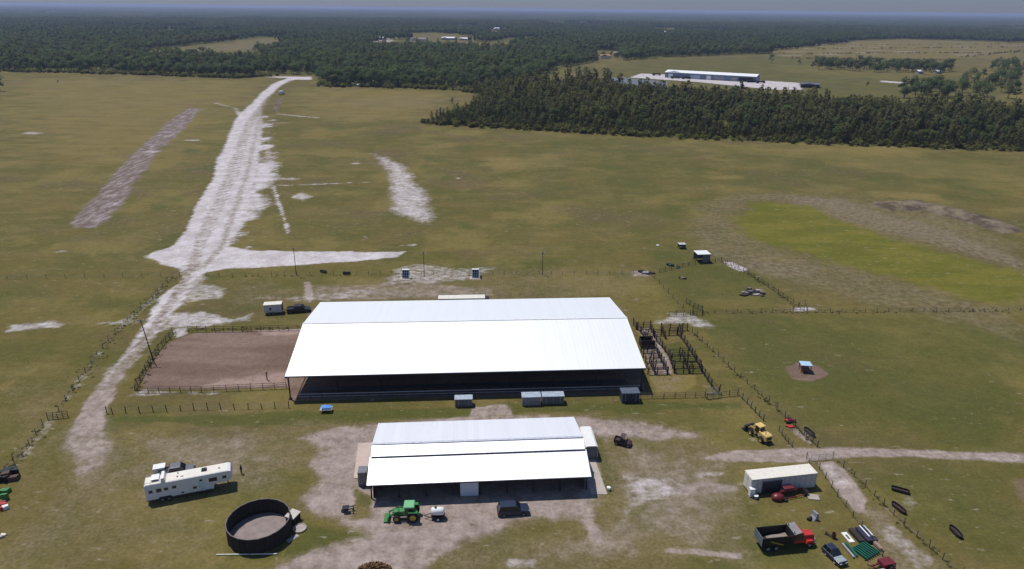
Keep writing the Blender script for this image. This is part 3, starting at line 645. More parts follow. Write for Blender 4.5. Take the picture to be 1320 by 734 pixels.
# canopy to the horizon
na, nr = 760, 190
th = np.linspace(-R(50), R(50), na); rr = 4300*(27000/4300)**(np.linspace(0, 1, nr))
TH, RR = np.meshgrid(th, rr); cx, cy = (RR*np.sin(TH)).ravel(), (RR*np.cos(TH)).ravel()
cz = 9+7*fbm(cx, cy, 160, 95)+5*rng.random(len(cx)); cz[:na] = -.5; op = fbm(cx, cy, 900, 96); cz = np.where(op < .33, 1.0, cz)
ii = np.arange(na*nr).reshape(nr, na); cq = np.stack([ii[:-1, :-1], ii[1:, :-1], ii[1:, 1:], ii[:-1, 1:]], -1).reshape(-1, 4)
cmt = bpy.data.materials.new('far_canopy'); t = NT(cmt); pos2 = t.n('ShaderNodeNewGeometry').outputs['Position']
cc = t.mix(t.ramp(t.noise(pos2, 1/260, 5, .6), .4, .64), (.024, .036, .018), (.050, .062, .026))
cc = t.mix(t.ramp(t.noise(pos2, 1/900, 4, .6), .60, .68, 0, .8), cc, (.12, .11, .06)); t.out(cc, .9, .1)
tag(obj('horizon_forest', np_mesh('horizon_forest', np.stack([cx, cy, cz], 1), cq, [cmt], smooth=False)), 'last blue band of forest under the horizon', 'woodland', kind='stuff')

fl = []
for (xa, ya, xb, yb, n_) in ((1000, 64, 1320, 61, 90), (1010, 70, 1320, 68, 120), (1040, 59, 1320, 57, 60), (1020, 75.5, 1240, 78, 120), (985, 67, 1100, 55, 60), (1240, 74, 1320, 66, 60)):
    q = rng.uniform(0, 1, n_)
    for u_ in q:
        a = at(xa+(xb-xa)*u_, ya+(yb-ya)*u_); fl.append((a.x+rng.normal(0, 3), a.y+rng.normal(0, 5)))
scatter('ditch_scrub', 'shrub', np.array(fl), rng.uniform(.5, 1.2, len(fl)), 'scrub along the ditches of the striped tan field at upper right')
# trees standing alone in the far fields
def group_trees(pts, name, label, group, s, kind='oak'):
    for (px, py) in pts:
        a = at(px, py); single_tree(kind, name, label, 'tree', a.x, a.y, s*random.uniform(.8, 1.2), group)
a = at(3, 118); single_tree('oak', 'oak_tree', 'lone dark round oak at the left edge of the photo in the pasture', 'tree', a.x-2, a.y, 1.25)
a = at(75, 107); single_tree('oak', 'bush', 'tiny lone dark bush in the far left pasture', 'bush', a.x, a.y, .28)
for px, py, s, l in ((243, 72, .95, 'dark round oak alone on the tan clearing'), (182, 68, 1.1, 'oak at the left tip of the tan clearing'), (305, 73, .6, 'small tree near the middle of the tan clearing'), (328, 68, .9, 'oak at the right end of the tan clearing'), (258, 66, .55, 'small reddish brown tree on the tan clearing'), (323, 78, 1., 'oak in front of the tan clearing on its right'), (583, 134, .45, 'small lone shrub just left of the near pine wood'), (994, 82, 1.1, 'oak alone in the field right of the long warehouse'), (1030, 84, .8, 'small round oak between the lone field oak and the hedgerow'), (1118, 111, .5, 'small lone bush in the green field behind the near wood'), (1310, 100, .9, 'oak at the right edge of the green field')):
    a = at(px, py); single_tree('oak', 'oak_tree', l, 'tree', a.x, a.y, s)
hp = [(1050+k*1.7+random.uniform(-3, 3), 82+k*1.7*.045+random.uniform(0, 8)) for k in range(104)]
group_trees(hp, 'hedgerow_tree', 'dark tree in the hedgerow crossing the right field behind the warehouse', 'hedgerow trees in the right field', 1.15)
group_trees([(random.uniform(1276, 1326), random.uniform(82, 96)) for _ in range(34)], 'hedgerow_tree', 'dark tree in the clump at the right edge behind the green field', 'trees at the right edge of the field', .95)
group_trees([(random.uniform(1160, 1232), random.uniform(112, 127)) for _ in range(34)], 'grove_tree', 'rounded tree in the left grove just behind the near pine wood', 'trees of the left grove', 1.1)
group_trees([(random.uniform(1236, 1316), random.uniform(100, 128)) for _ in range(46)], 'grove_tree', 'rounded tree in the right grove just behind the near pine wood', 'trees of the right grove', 1.1)
group_trees([(random.uniform(735, 800), random.uniform(72, 78)) for _ in range(18)], 'garden_tree', 'tree sheltering the red-roofed houses beyond the field', 'trees around the red-roofed houses', .8)

# ------------------------------------------------------------------ common materials for built things
WHITE = M('white_paint', (.78, .78, .77), .4, .5, 0, .05, dirt=(.55, .52, .47))
ROOFB = ribbed('arena_roof_metal', (.86, .87, .89), .50, .33, .92, 'X', (.80, .80, .80), var=.02)
ROOFS = ribbed('barn_roof_metal', (.85, .85, .88), .50, .36, .92, 'X', (.70, .71, .74), var=.04)
STEEL = M('dark_steel', (.024, .024, .028), .55, .5, .3)
GALV = M('galvanised', (.38, .40, .43), .45, .5, .6)
BLACK = M('black_paint', (.018, .018, .02), .35, .5)
RUBBER = M('rubber', (.022, .022, .022), .85, .3)
GLASS = M('dark_glass', (.012, .015, .02), .08, .8, 0, .1)
CONC = M('concrete', (.42, .37, .33), .85, .2, 0, .12, .5, dirt=(.30, .25, .22), bump=.3)
WOOD_ = M('weathered_wood', (.115, .095, .075), .9, .15, 0, .25, 3, bump=.4)
DWOOD = M('dark_wood', (.045, .036, .032), .9, .15, 0, .3, 2, bump=.4)
DIM = M('dim_cladding', (.018, .016, .020), .7, .3, 0, .2, 1)  # near-black, set to darken the large barn's inside; also far sheds and trucks
BLUEG = M('blue_grey_panel', (.105, .125, .17), .5, .4, .2, .15, 1.2)
GREY = M('grey_paint', (.30, .31, .33), .5, .4)
RED = M('red_paint', (.46, .030, .024), .35, .5, 0, .12)
MAROON = M('maroon_paint', (.15, .018, .024), .4, .5, 0, .2)
GRN = M('tractor_green', (.035, .20, .045), .4, .5, 0, .15)
LGRN = M('pale_green', (.16, .42, .20), .5, .4, 0, .08)
YEL = M('loader_yellow', (.66, .46, .16), .45, .5, 0, .15, dirt=(.3, .22, .1))
RIMY = M('rim_yellow', (.55, .42, .06), .5, .4)
CREAM = M('cream_paint', (.72, .68, .60), .5, .4, 0, .06, dirt=(.55, .48, .38))
SKYB = M('pale_blue_metal', (.42, .60, .74), .4, .5, .1, .1)
NAVY = M('navy_paint', (.020, .028, .055), .3, .6)
LAMP = M('lamp_lens', (.75, .73, .68), .15, .7, 0, .05)

# ------------------------------------------------------------------ covered arena (large white barn)
def frame(pl, pr, z):                                              # base point and heading from the two front eave corners
    a, b = at(*pl, z), at(*pr, z); return Vector((a.x, a.y, 0)), math.atan2(b.y-a.y, b.x-a.x), (b.xy-a.xy).length
o0, rz, L = frame((367, 485.5), (833.5, 476.5), 5.5); rz += R(.5)
ca = thing('covered_arena', 'long open-sided riding barn under a white metal roof, the largest building', 'barn', o0, rz)
D, RV, HE, HR = 38.6, 19.0, 5.5, 8.5
mb = MB(); t_ = .10
for (y0, z0, y1, z1) in ((0, HE, RV, HR), (RV, HR, D, HE)):
    mb.hexa([(0, y0, z0-t_), (L, y0, z0-t_), (L, y1, z1-t_), (0, y1, z1-t_), (0, y0, z0), (L, y0, z0), (L, y1, z1), (0, y1, z1)])
mb.build('roof', ROOFB, ca)
mb = MB(); mb.bar((-.05, RV, HR+.05), (L+.05, RV, HR+.05), .5, .07); mb.build('ridge_cap', WHITE, ca)
mb = MB(); mb.bar((0, -.06, HE-.16), (L, -.06, HE-.16), .1, .16); mb.build('gutter', STEEL, ca)
for xx in (.15, L-.15):
    mb = MB()
    for (y0, z0, y1, z1) in ((0, HE, RV, HR), (RV, HR, D, HE)): mb.bar((xx, y0, z0-.28), (xx, y1, z1-.28), .14, .3)
    mb.bar((xx, .2, HE-.55), (xx, D-.2, HE-.55), .14, .25)
    for k in range(1, 8):
        yy = D*k/8; zz = HE+(HR-HE)*(1-abs(yy-RV)/RV)-.3; mb.bar((xx, yy, HE-.5), (xx, yy, zz), .09)
    mb.build('end_truss', STEEL, ca)
npost = 9
for j in range(npost):
    for yy in ((.45 if j in (0, npost-1) else 3.6), D-.45):
        mb = MB(); xx = .5+(L-1)*j/(npost-1); mb.box(xx-.12, xx+.12, yy-.12, yy+.12, 0, HE-.2); mb.box(xx-.3, xx+.3, yy-.3, yy+.3, 0, .25); mb.build('post', STEEL, ca)
for j in range(1, npost-1):
    mb = MB(); xx = .5+(L-1)*j/(npost-1)
    for (y0, z0, y1, z1) in ((0, HE, RV, HR), (RV, HR, D, HE)): mb.bar((xx, y0+.3, z0-.35), (xx, y1, z1-.35), .14, .3)
    mb.bar((xx, .5, HE-.6), (xx, D-.5, HE-.6), .1, .2); mb.build('rafter', STEEL, ca)
mb = MB(); mb.box(5.5, L-.4, D-.5, D-.38, 0, HE-.25); mb.build('rear_wall', DIM, ca)  # unseen dark wall added to deepen the shade inside the open barn
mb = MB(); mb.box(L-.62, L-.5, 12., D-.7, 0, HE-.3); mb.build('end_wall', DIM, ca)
# inside: rows of dark benches facing the arena behind the front rail, and chutes
bl = thing('bleachers', 'long low dark blue-grey benches just inside the front of the largest barn', 'bleachers', ca.matrix_world @ Vector((0, 0, 0)), 0)
bl.location = Vector(o0)+Matrix.Rotation(rz, 3, 'Z') @ Vector((3.4, 1.9, 0)); bl.rotation_euler = (0, 0, rz)
LB = L-6.5
for k in range(4):
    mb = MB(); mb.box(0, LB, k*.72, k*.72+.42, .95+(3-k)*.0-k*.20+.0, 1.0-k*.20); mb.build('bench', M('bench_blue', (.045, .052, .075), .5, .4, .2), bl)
mb = MB()
for k in range(26):
    xx = LB*k/25; mb.bar((xx, 0, 0), (xx, .1, .95), .08); mb.bar((xx, 2.5, 0), (xx, 2.4, .4), .08); mb.bar((xx, .1, .9), (xx, 2.5, .3), .06)
mb.build('bench_frame', STEEL, bl)
rl = thing('arena_rail', 'thin pale pipe rail along the front of the largest barn', 'rail', Vector(o0)+Matrix.Rotation(rz, 3, 'Z') @ Vector((2.2, .35, 0)), rz)
mb = MB()
for k in range(31): xx = (L-3)*k/30; mb.cyl((xx, 0, 0), (xx, 0, 1.15), .04, n=6)
mb.build('upright', STEEL, rl)
for zz in (.5, 1.12):
    mb = MB(); mb.cyl((0, 0, zz), (L-3, 0, zz), .085 if zz > 1 else .05, n=6); mb.build('pipe', M('pale_pipe', (.42, .43, .46), .5, .5, .2), rl)
def local(root_o, root_rz, p): return Vector(root_o)+Matrix.Rotation(root_rz, 3, 'Z') @ Vector(p)

# blue-grey sheds/containers along the barn front
def crate_shed(px0, px1, py, h, d, label, roofmat, bodymat, name='storage_box'):
    a, b = at(px0, py), at(px1, py); w = (b-a).length; t = thing(name, label, 'storage box', (a+b)/2, rz, 'boxes along the barn front')
    mb = MB(); mb.box(-w/2, w/2, 0, d, .12, h); mb.box(-w/2+.1, w/2-.1, .1, d-.1, 0, .12); mb.build('body', bodymat, t, .03)
    mb = MB(); mb.box(-w/2-.06, w/2+.06, -.08, d+.06, h+.003, h+.08); mb.build('lid', roofmat, t)
    mb = MB(); n = max(3, int(w/.7))
    for k in range(n+1): xx = -w/2+.06+(w-.12)*k/n; mb.box(xx-.035, xx+.035, -.045, -.003, .15, h-.04)
    mb.build('rib', GALV, t)
    for s in (-1, 1):
        mb = MB(); mb.box(s*w*.04+(-w*.18 if s < 0 else 0), s*w*.04+(0 if s < 0 else w*.18), -.075, -.048, .3, h*.85); mb.build('door', bodymat, t)
    return t
PALEB = M('pale_blue_lid', (.40, .46, .55), .5, .4, .3)
crate_shed(586.5, 609, 525, 1.75, 1.7, 'small blue-grey metal box alone left of the close pair at the barn front', PALEB, BLUEG)
crate_shed(673, 697, 523.5, 2., 2., 'paler grey-blue metal box, left one of the close pair at the barn front', PALEB, M('grey_blue_panel', (.20, .23, .29), .5, .4, .2))
crate_shed(699, 727, 522, 1.9, 1.9, 'dark blue-grey metal box right beside the paler box at the barn front', PALEB, BLUEG)
crate_shed(801, 824, 519.5, 2.2, 2.2, 'very dark navy metal box in the shade at the right end of the barn front', BLUEG, M('navy_panel', (.035, .045, .085), .5, .4, .2))
# small canopy left
a = at(421, 531); cn = thing('pop_up_canopy', 'tiny white and bright blue canopy stand by the left front of the largest barn', 'canopy', a, rz)
mb = MB(); mb.frus((-1., 1., -.6, .6, 1.15), (-.2, .2, -.1, .1, 1.5)); mb.build('canopy_top', M('bright_blue', (.10, .30, .75), .5), cn)
mb = MB(); mb.box(-1.15, 1.15, -.75, .75, .75, .82); mb.build('table_top', WHITE, cn)
for sx in (-1, 1):
    for sy in (-.6, .6): mb = MB(); mb.bar((sx, sy, 0), (sx, sy, 1.15), .06); mb.build('leg', GALV, cn)
# flat cream trailer behind barn
a, b = at(565, 385.5, 2.6), at(625, 384.5, 2.6); a.z = b.z = 0; tb = thing('cargo_trailer', 'long flat cream roofed trailer showing over the far eave of the largest barn', 'trailer', a, math.atan2(b.y-a.y, b.x-a.x))
w = (b-a).length; mb = MB(); mb.box(0, w, 0, 2.5, .7, 2.52); mb.build('body', CREAM, tb, .04)
mb = MB(); mb.box(-.05, w+.05, -.05, 2.55, 2.523, 2.6); mb.build('roof', CREAM, tb)
for xx in (1.5, 2.6):
    for yy in (.1, 2.4): mb = MB(); mb.cyl((xx, yy-.12, .45), (xx, yy+.12, .45), .45, n=14); mb.build('wheel', RUBBER, tb)
mb = MB(); mb.box(w+.1, w+1.2, .2, 2.3, .3, 2.3); mb.build('rear_ramp', DWOOD, tb)

# ------------------------------------------------------------------ small barn
HE2 = 3.5
o1, rz1, L1 = frame((472.4, 626), (762.6, 615.3), HE2); rz1 += R(.2)
sb = thing('stable_barn', 'smaller barn with a stepped white metal roof and dark open front', 'barn', o1, rz1)
def v_of(pl, pr, z):                                               # depth of an eave or ridge line in the barn's own frame
    inv = Matrix.Rotation(-rz1, 3, 'Z'); return sum((inv @ (at(*q, z)-Vector((o1.x, o1.y, z)))).y for q in (pl, pr))/2
HR2, HS2, HL2, HB2 = 6.2, 5.36, 5.12, 4.3
ys1, yr1, yb1 = v_of((476, 588), (753, 580.5), HL2+.2), v_of((478, 571.5), (750, 564.5), HR2), v_of((483, 545.5), (737, 538), HB2)
mb = MB()
def slab(mb, y0, z0, y1, z1, x0, x1, th=.09):
    mb.hexa([(x0, y0, z0-th), (x1, y0, z0-th), (x1, y1, z1-th), (x0, y1, z1-th), (x0, y0, z0), (x1, y0, z0), (x1, y1, z1), (x0, y1, z1)])
slab(mb, 0, HE2, ys1+.25, HL2, 0, L1); mb.build('porch_roof', ROOFS, sb)
mb = MB(); slab(mb, ys1, HS2, yr1, HR2, .25, L1-.25); slab(mb, yr1, HR2, yb1, HB2, .25, L1-.25); mb.build('roof', ROOFS, sb)
mb = MB(); mb.bar((.2, yr1, HR2+.04), (L1-.2, yr1, HR2+.04), .5, .06); mb.build('ridge_cap', M('ridge_grey', (.55, .57, .62), .5, .5, .4), sb)
mb = MB(); mb.box(.5, L1-.5, ys1+.3, ys1+.4, HL2+.02, HS2-.05); mb.box(.3, L1-.3, ys1-.03, ys1+.03, HS2-.24, HS2-.1); mb.build('step_flashing', STEEL, sb)
mb = MB(); mb.bar((0, -.05, HE2-.13), (L1, -.05, HE2-.13), .1, .14); mb.build('gutter', STEEL, sb)
mb = MB(); mb.box(.9, L1-.9, 4.6, 4.75, 0, HL2-.75); mb.build('front_wall', DWOOD, sb)
mb = MB(); mb.box(.9, L1-.9, yb1-.6, yb1-.45, 0, HB2-.1); mb.build('rear_wall', WHITE, sb)
for xx in (.75, L1-.9):
    mb = MB(); mb.prism([(1.4, 0), (yb1-.45, 0), (yb1-.45, HB2-.15), (yr1, HR2-.2), (ys1+.3, HS2-.35), (ys1+.2, HL2-.2), (1.4, HE2+.1)], 0, .15)
    mb.v = [(xx+y, x, z) for x, y, z in mb.v]; mb.build('side_wall', M('shed_brown', (.10, .085, .075), .8), sb)
for j in range(9):
    xx = .5+(L1-1)*j/8; mb = MB(); mb.box(xx-.1, xx+.1, 1.1, 1.3, 0, HE2+.05); mb.build('post', DWOOD, sb)
for j in range(8):
    xx = .5+(L1-1)*(j+.15)/8; x2 = .5+(L1-1)*(j+.85)/8
    mb = MB(); mb.box(xx, x2, 4.52, 4.59, .05, 2.3)
    for k in range(5): mb.bar((xx, 4.5, .25+k*.45), (x2, 4.5, .25+k*.45), .05, .12)
    if abs((xx+x2)/2-14.8) > 2.2: mb.build('stall_door', WOOD_, sb)
inv = Matrix.Rotation(-rz1, 3, 'Z')
dx0, dx1 = [(inv @ (at(px, 643, 0)-o1)).x for px in (593.5, 617)]
mb = MB(); mb.box(dx0, dx1, .75, .9, .05, 2.75); mb.build('white_panel', M('blue_white', (.62, .66, .74), .5, .4, 0, .06), sb)
mb = MB(); mb.box(dx0-.1, dx0, .72, .95, 0, 2.85); mb.box(dx1, dx1+.1, .72, .95, 0, 2.85); mb.box(dx0-.1, dx1+.1, .72, .95, 2.75, 2.85); mb.build('panel_frame', STEEL, sb)
def slab_poly(name, pp, z, mat, label, th=.12):
    g = [at(*q) for q in pp]; mb = MB(); n = len(g); vs = [(p.x, p.y, -.1) for p in g]+[(p.x, p.y, z) for p in g]
    mb.add(vs, [tuple(range(n)), tuple(range(2*n-1, n-1, -1))]+[(i, i+n, (i+1) % n+n, (i+1) % n) for i in range(n)]); o = mb.build(name, mat); return tag(o, label, name.replace('_', ' '), kind='structure')
slab_poly('concrete_pad', [(456, 617), (474, 617), (505, 570), (462, 572)], .1, M('pink_concrete', (.50, .40, .35), .85, .2, 0, .1, .6), 'pinkish concrete apron at the left end of the smaller barn')
slab_poly('concrete_walk', [(763, 638), (783, 638), (765, 588), (740, 590)], .1, CONC, 'pale concrete walk along the right end of the smaller barn')
# slatted unit left
a = at(469.5, 627); ac = thing('slatted_cabinet', 'tall grey slatted cabinet at the left front corner of the smaller barn', 'cabinet', a, rz1)
mb = MB(); mb.box(-.95, .55, 0, 1.9, .1, 2.7); mb.build('body', M('slat_grey', (.13, .14, .15), .5), ac)
mb = MB()
for k in range(7): mb.box(-.9+k*.22, -.82+k*.22, -.04, -.003, .15, 2.65); mb.box(-.95, .55, .1+k*.26, .18+k*.26, 2.705, 2.74)
mb.build('slat', GALV, ac)
# round-roofed white trailer at right end
a, b = at(761, 592), at(767, 590); hw = thing('stock_trailer', 'white round-cornered trailer with a grey end parked against the right end of the smaller barn', 'trailer', (a.x+.1, a.y-.2, 0), rz1)
mb = MB(); prof = [(-1.2, .55), (1.2, .55), (1.2, 2.3), (1.1, 2.65), (.8, 2.85), (-.8, 2.85), (-1.1, 2.65), (-1.2, 2.3)]; mb.prism(prof, 0, 6.4); mb.build('body', WHITE, hw, smooth=False)
mb = MB(); mb.prism([(-1.12, .6), (1.12, .6), (1.12, 2.25), (1., 2.6), (.7, 2.75), (-.7, 2.75), (-1., 2.6), (-1.12, 2.25)], -.06, -.003); mb.build('end_panel', M('end_grey', (.16, .17, .20), .5), hw)
for yy in (2.4, 3.5):
    for xx in (-1.1, 1.1): mb = MB(); mb.cyl((xx-.12, yy, .4), (xx+.12, yy, .4), .4, n=14); mb.build('wheel', RUBBER, hw)
mb = MB(); mb.bar((-.9, 6.4, .6), (0, 8, .6), .1); mb.bar((.9, 6.4, .6), (0, 8, .6), .1); mb.build('hitch', STEEL, hw)

# ------------------------------------------------------------------ vehicles
def wheel(parent, x, y, r, w, rim=GALV, n=16):
    mb = MB(); mb.lathe([(r*.55, -w/2), (r*.92, -w/2), (r, -w*.3), (r, w*.3), (r*.92, w/2), (r*.55, w/2)], n, 0, 'Y', (x, y, r)); o = mb.build('wheel', RUBBER, parent)
    mb = MB(); s = 1 if y > 0 else -1
    mb.lathe([(.02, s*w*.30), (r*.22, s*w*.34), (r*.5, s*w*.25), (r*.6, s*w*.46), (r*.58, -s*w*.4), (.02, -s*w*.3)], n, 0, 'Y', (x, y, r)); mb.build('rim', rim, o); return o
def car(name, label, cat, loc, rz_, body, L=4.9, Wd=1.95, Hh=1.8, kind='suv', roofm=None, hood=None):
    t = thing(name, label, cat, loc, rz_); w = Wd/2; x0, x1 = -L/2, L/2; bh = Hh*.56
    mb = MB(); mb.prism([(x0, .45), (x0+.1, bh), (x1-1.35, bh), (x1-.12, bh-.12), (x1, bh-.35), (x1, .42), (x1-.1, .3), (x0+.1, .32)], -w, w); mb.build('body', body, t, .07)
    if hood:
        mb = MB(); mb.frus((x1-1.3, x1-.15, -w+.12, w-.12, bh+.004), (x1-1.25, x1-.25, -w+.2, w-.2, bh+.03)); mb.build('hood', hood, t)
    c0, c1 = (x0+.12, x1-1.3) if kind == 'suv' else (x0+1.75, x1-1.35)
    a0, a1 = (c0+.25, c1-.75) if kind == 'suv' else (c0+.3, c1-.7)
    mb = MB(); mb.frus((c0, c1, -w+.06, w-.06, bh-.02), (a0, a1, -w+.22, w-.22, Hh-.07)); mb.build('window', GLASS, t)
    mb = MB(); mb.frus((a0-.03, a1+.03, -w+.2, w-.2, Hh-.09), (a0+.06, a1-.06, -w+.27, w-.27, Hh))
    k = (a0+a1)/2
    for s in (-1, 1):
        for xb, xt in ((c0+.02, a0+.02), (k-.05, k-.05), (c1-.02, a1-.02)): mb.bar((xb, s*(w-.05), bh), (xt, s*(w-.21), Hh-.06), .09)
    mb.build('roof', roofm or body, t, .03)
    if kind == 'pickup':
        mb = MB(); mb.box(x0+.12, c0-.1, -w+.1, w-.1, bh+.003, bh+.02); mb.build('bed_liner', BLACK, t)
        for s in (-1, 1): mb = MB(); mb.box(x0+.1, c0, s*(w-.05)-.05, s*(w-.05)+.05, bh+.0, bh+.22); mb.build('bed_side', body, t)
        mb = MB(); mb.box(x0+.02, x0+.1, -w+.1, w-.1, bh, bh+.22); mb.build('tailgate', body, t)
    for xx in (x0+.95, x1-.95):
        for s in (-1, 1): wheel(t, xx, s*(w-.08), .37, .24)
    for s in (-1, 1):
        mb = MB(); mb.box(x1-.02, x1+.03, s*(w-.3)-.18, s*(w-.3)+.18, bh-.35, bh-.2); mb.build('headlight', LAMP, t)
        mb = MB(); mb.box(x0-.02, x0+.05, s*(w-.12)-.08, s*(w-.12)+.08, bh-.4, bh-.1); mb.build('taillight', RED, t)
    mb = MB(); mb.box(x1-.02, x1+.08, -w+.05, w-.05, .35, .55); mb.box(x0-.08, x0+.02, -w+.05, w-.05, .38, .58); mb.build('bumper', STEEL, t)
    return t
p_ = at(661.5, 661); car('parked_suv', 'dark navy-black SUV parked in front of the smaller barn', 'car', (p_.x, p_.y, 0), ang((643, 663), (681, 660.5)), NAVY, 5.0, 2.0, 1.85)
p_ = at(1075, 720); car('parked_car', 'dark blue car with a shiny pale hood parked by the green stacked panels', 'car', (p_.x, p_.y, 0), ang((1065, 709), (1085, 728)), NAVY, 3.7, 1.65, 1.6, 'suv', NAVY, M('pale_hood', (.42, .47, .50), .25, .6, .3))
p_ = at(383, 402); car('black_pickup', 'black pickup truck parked at the left rear corner of the largest barn', 'pickup', (p_.x+.5, p_.y, 0), ang((371, 403), (398, 401)), BLACK, 5.9, 2.1, 1.95, 'pickup')
p_ = at(228, 612); car('grey_pickup', 'grey pickup truck half hidden behind the long white horse trailer', 'pickup', (p_.x, p_.y, 0), ang((205, 613), (243, 606)), M('truck_grey', (.17, .165, .18), .35, .5, .3), 5.8, 2.05, 1.95, 'pickup')

# long gooseneck horse trailer
tl = at(190, 651); hd = ang((194, 650), (276, 634)); ht = thing('horse_trailer', 'long white gooseneck horse trailer with living quarters parked on the grass', 'trailer', tl, hd)
Lh = 13.2; w = 2.5; zt = 3.55
mb = MB(); mb.prism([(0, .55), (10.0, .55), (10.3, 1.55), (12.7, 1.7), (13.1, 2.3), (12.95, zt-.15), (12.6, zt), (0.15, zt), (0, zt-.12)], 0, w); mb.build('body', M('trailer_white', (.74, .75, .77), .35, .5, 0, .04, dirt=(.6, .58, .55)), ht, .05)
mb = MB(); mb.box(.2, 12.5, .1, w-.1, zt+.003, zt+.05); mb.build('roof', CREAM, ht)
for xx, wd, z0, z1 in ((.55, .55, 2.05, 2.5), (1.65, .75, 2.0, 2.6), (2.8, .6, 2.1, 2.55), (4.0, .6, 2.15, 2.6), (9.5, 1.25, 2.1, 2.75), (11.6, .6, 2.3, 2.75), (7.0, .55, 1.35, 1.75), (8.1, .45, 2.55, 2.85)):
    mb = MB(); mb.box(xx, xx+wd, -.03, -.002, z0, z1); f_ = mb.build('window', GLASS, ht)
    mb = MB(); mb.box(xx-.05, xx+wd+.05, -.02, -.001, z0-.05, z0-.002); mb.box(xx-.05, xx+wd+.05, -.02, -.001, z1+.002, z1+.05); mb.build('frame', GALV, f_)
mb = MB(); mb.box(7.85, 8.75, -.04, -.002, .7, 2.45); dr_ = mb.build('door', M('door_white', (.60, .68, .74), .3, .5), ht)
mb = MB(); mb.box(7.95, 8.05, -.08, -.042, 1.5, 1.65); mb.build('handle', BLACK, dr_)
mb = MB(); mb.box(5.2, 5.6, -.03, -.002, .95, 1.2); mb.build('vent', STEEL, ht)
mb = MB(); mb.box(.05, 9.9, -.015, -.001, .6, .72); mb.build('trim_stripe', STEEL, ht)
for xx, yy, sx, sy, h in ((8.9, 1.4, .9, .8, .28), (4.9, .9, .25, .25, .18), (5.6, .8, .5, .25, .06), (4.9, 1.9, .18, .18, .2), (11.2, 1.2, .35, .35, .1)):
    mb = MB(); mb.frus((xx-sx/2, xx+sx/2, yy-sy/2, yy+sy/2, zt+.053), (xx-sx*.4, xx+sx*.4, yy-sy*.4, yy+sy*.4, zt+.053+h)); mb.build('roof_vent', BLACK if sx > .8 else GREY, ht)
mb = MB(); mb.frus((2.5, 3.2, .1, 2.35, zt+.053), (2.55, 3.0, .2, 2.3, zt+.75)); mb.build('hay_pod', WHITE, ht, .04)
mb = MB(); mb.box(1.0, 2.2, .8, 2.3, zt+.053, zt+.4); hb = mb.build('roof_box', WHITE, ht, .04)
mb = MB(); mb.box(1.2, 2.05, .75, .797, zt+.1, zt+.36); mb.build('vent', BLUEG, hb)
mb = MB()
for yy in (.15, 2.35): mb.cyl((.2, yy, zt+.35), (2.5, yy, zt+.35), .03, n=6)
for xx in (.2, .95, 2.4):
    for yy in (.15, 2.35): mb.cyl((xx, yy, zt), (xx, yy, zt+.35), .03, n=6)
mb.build('roof_rack', GALV, ht)
for xx in (2.3, 3.25):
    for yy in (.12, w-.12): wheel(ht, xx, yy-.0, .42, .26)
mb = MB(); mb.prism([(1.75, .55), (1.9, 1.0), (3.65, 1.0), (3.8, .55)], -.05, -.003); mb.build('fender', STEEL, ht)
mb = MB(); mb.cyl((12.2, w/2, 1.7), (12.2, w/2, .15), .09, n=8); mb.cyl((9.6, .3, .55), (9.6, .3, 0), .06, n=8); mb.cyl((9.6, w-.3, .55), (9.6, w-.3, 0), .06, n=8); mb.build('coupler', STEEL, ht)
# white box and cooler standing behind it
p_ = at(207, 611); wb = thing('white_bin', 'square white bin standing behind the long horse trailer next to the grey pickup', 'bin', p_, hd)
mb = MB(); mb.frus((-.8, .8, -.6, .6, 0), (-.9, .9, -.7, .7, 1.5)); mb.build('body', WHITE, wb, .04); mb = MB(); mb.box(-.95, .95, -.75, .75, 1.503, 1.6); mb.build('lid', WHITE, wb)

# small white horse trailer behind arena
tl = at(341, 406.5); t2 = thing('small_trailer', 'small white bumper-pull trailer with dark front beside the black pickup', 'trailer', tl, ang((341, 406.5), (364, 405)))
Lt = (at(341, 406.5)-at(364, 405)).length
mb = MB(); mb.box(0, Lt, 0, 2.2, .5, 2.7); mb.build('body', M('dull_white', (.58, .54, .54), .5, .4), t2, .05); mb = MB(); mb.box(-.05, Lt+.05, -.05, 2.25, 2.703, 2.8); mb.build('roof', CREAM, t2)
mb = MB(); mb.box(Lt+.003, Lt+.06, .1, 2.1, .55, 2.6); mb.build('front_panel', DWOOD, t2); mb = MB(); mb.box(Lt*.3, Lt*.42, -.03, -.003, 1.4, 1.9); mb.build('window', GLASS, t2)
for xx in (Lt*.28, Lt*.5):
    for yy in (.05, 2.15): wheel(t2, xx, yy, .38, .22)
mb = MB(); mb.bar((Lt, .4, .55), (Lt+1.1, 1.1, .55), .09); mb.bar((Lt, 1.8, .55), (Lt+1.1, 1.1, .55), .09); mb.build('hitch', STEEL, t2)

# tractor
p_ = at(525, 668); tr = thing('green_tractor', 'green farm tractor with a pale green cab roof and yellow rims by the smaller barn', 'tractor', (p_.x, p_.y, 0), ang((545, 668), (503, 669)))
mb = MB(); mb.prism([(-.6, .75), (-.6, 1.2), (.2, 1.75), (2.0, 1.6), (2.25, 1.35), (2.25, .8)], -.42, .42); mb.build('hood', GRN, tr, .05)
mb = MB(); mb.frus((-1.2, .35, -.8, .8, 1.05), (-1.05, .2, -.68, .68, 2.6)); mb.build('cab_glass', GLASS, tr)
mb = MB()
for (x, y), (a_, b_) in zip(((-1.2, -.8), (.35, -.8), (.35, .8), (-1.2, .8)), ((-1.05, -.68), (.2, -.68), (.2, .68), (-1.05, .68))): mb.bar((x, y, 1.05), (a_, b_, 2.6), .1)
mb.build('cab_frame', GRN, tr)
mb = MB(); mb.frus((-1.3, .45, -.95, .95, 2.6), (-1.15, .3, -.85, .85, 2.78)); mb.build('cab_roof', LGRN, tr, .04)
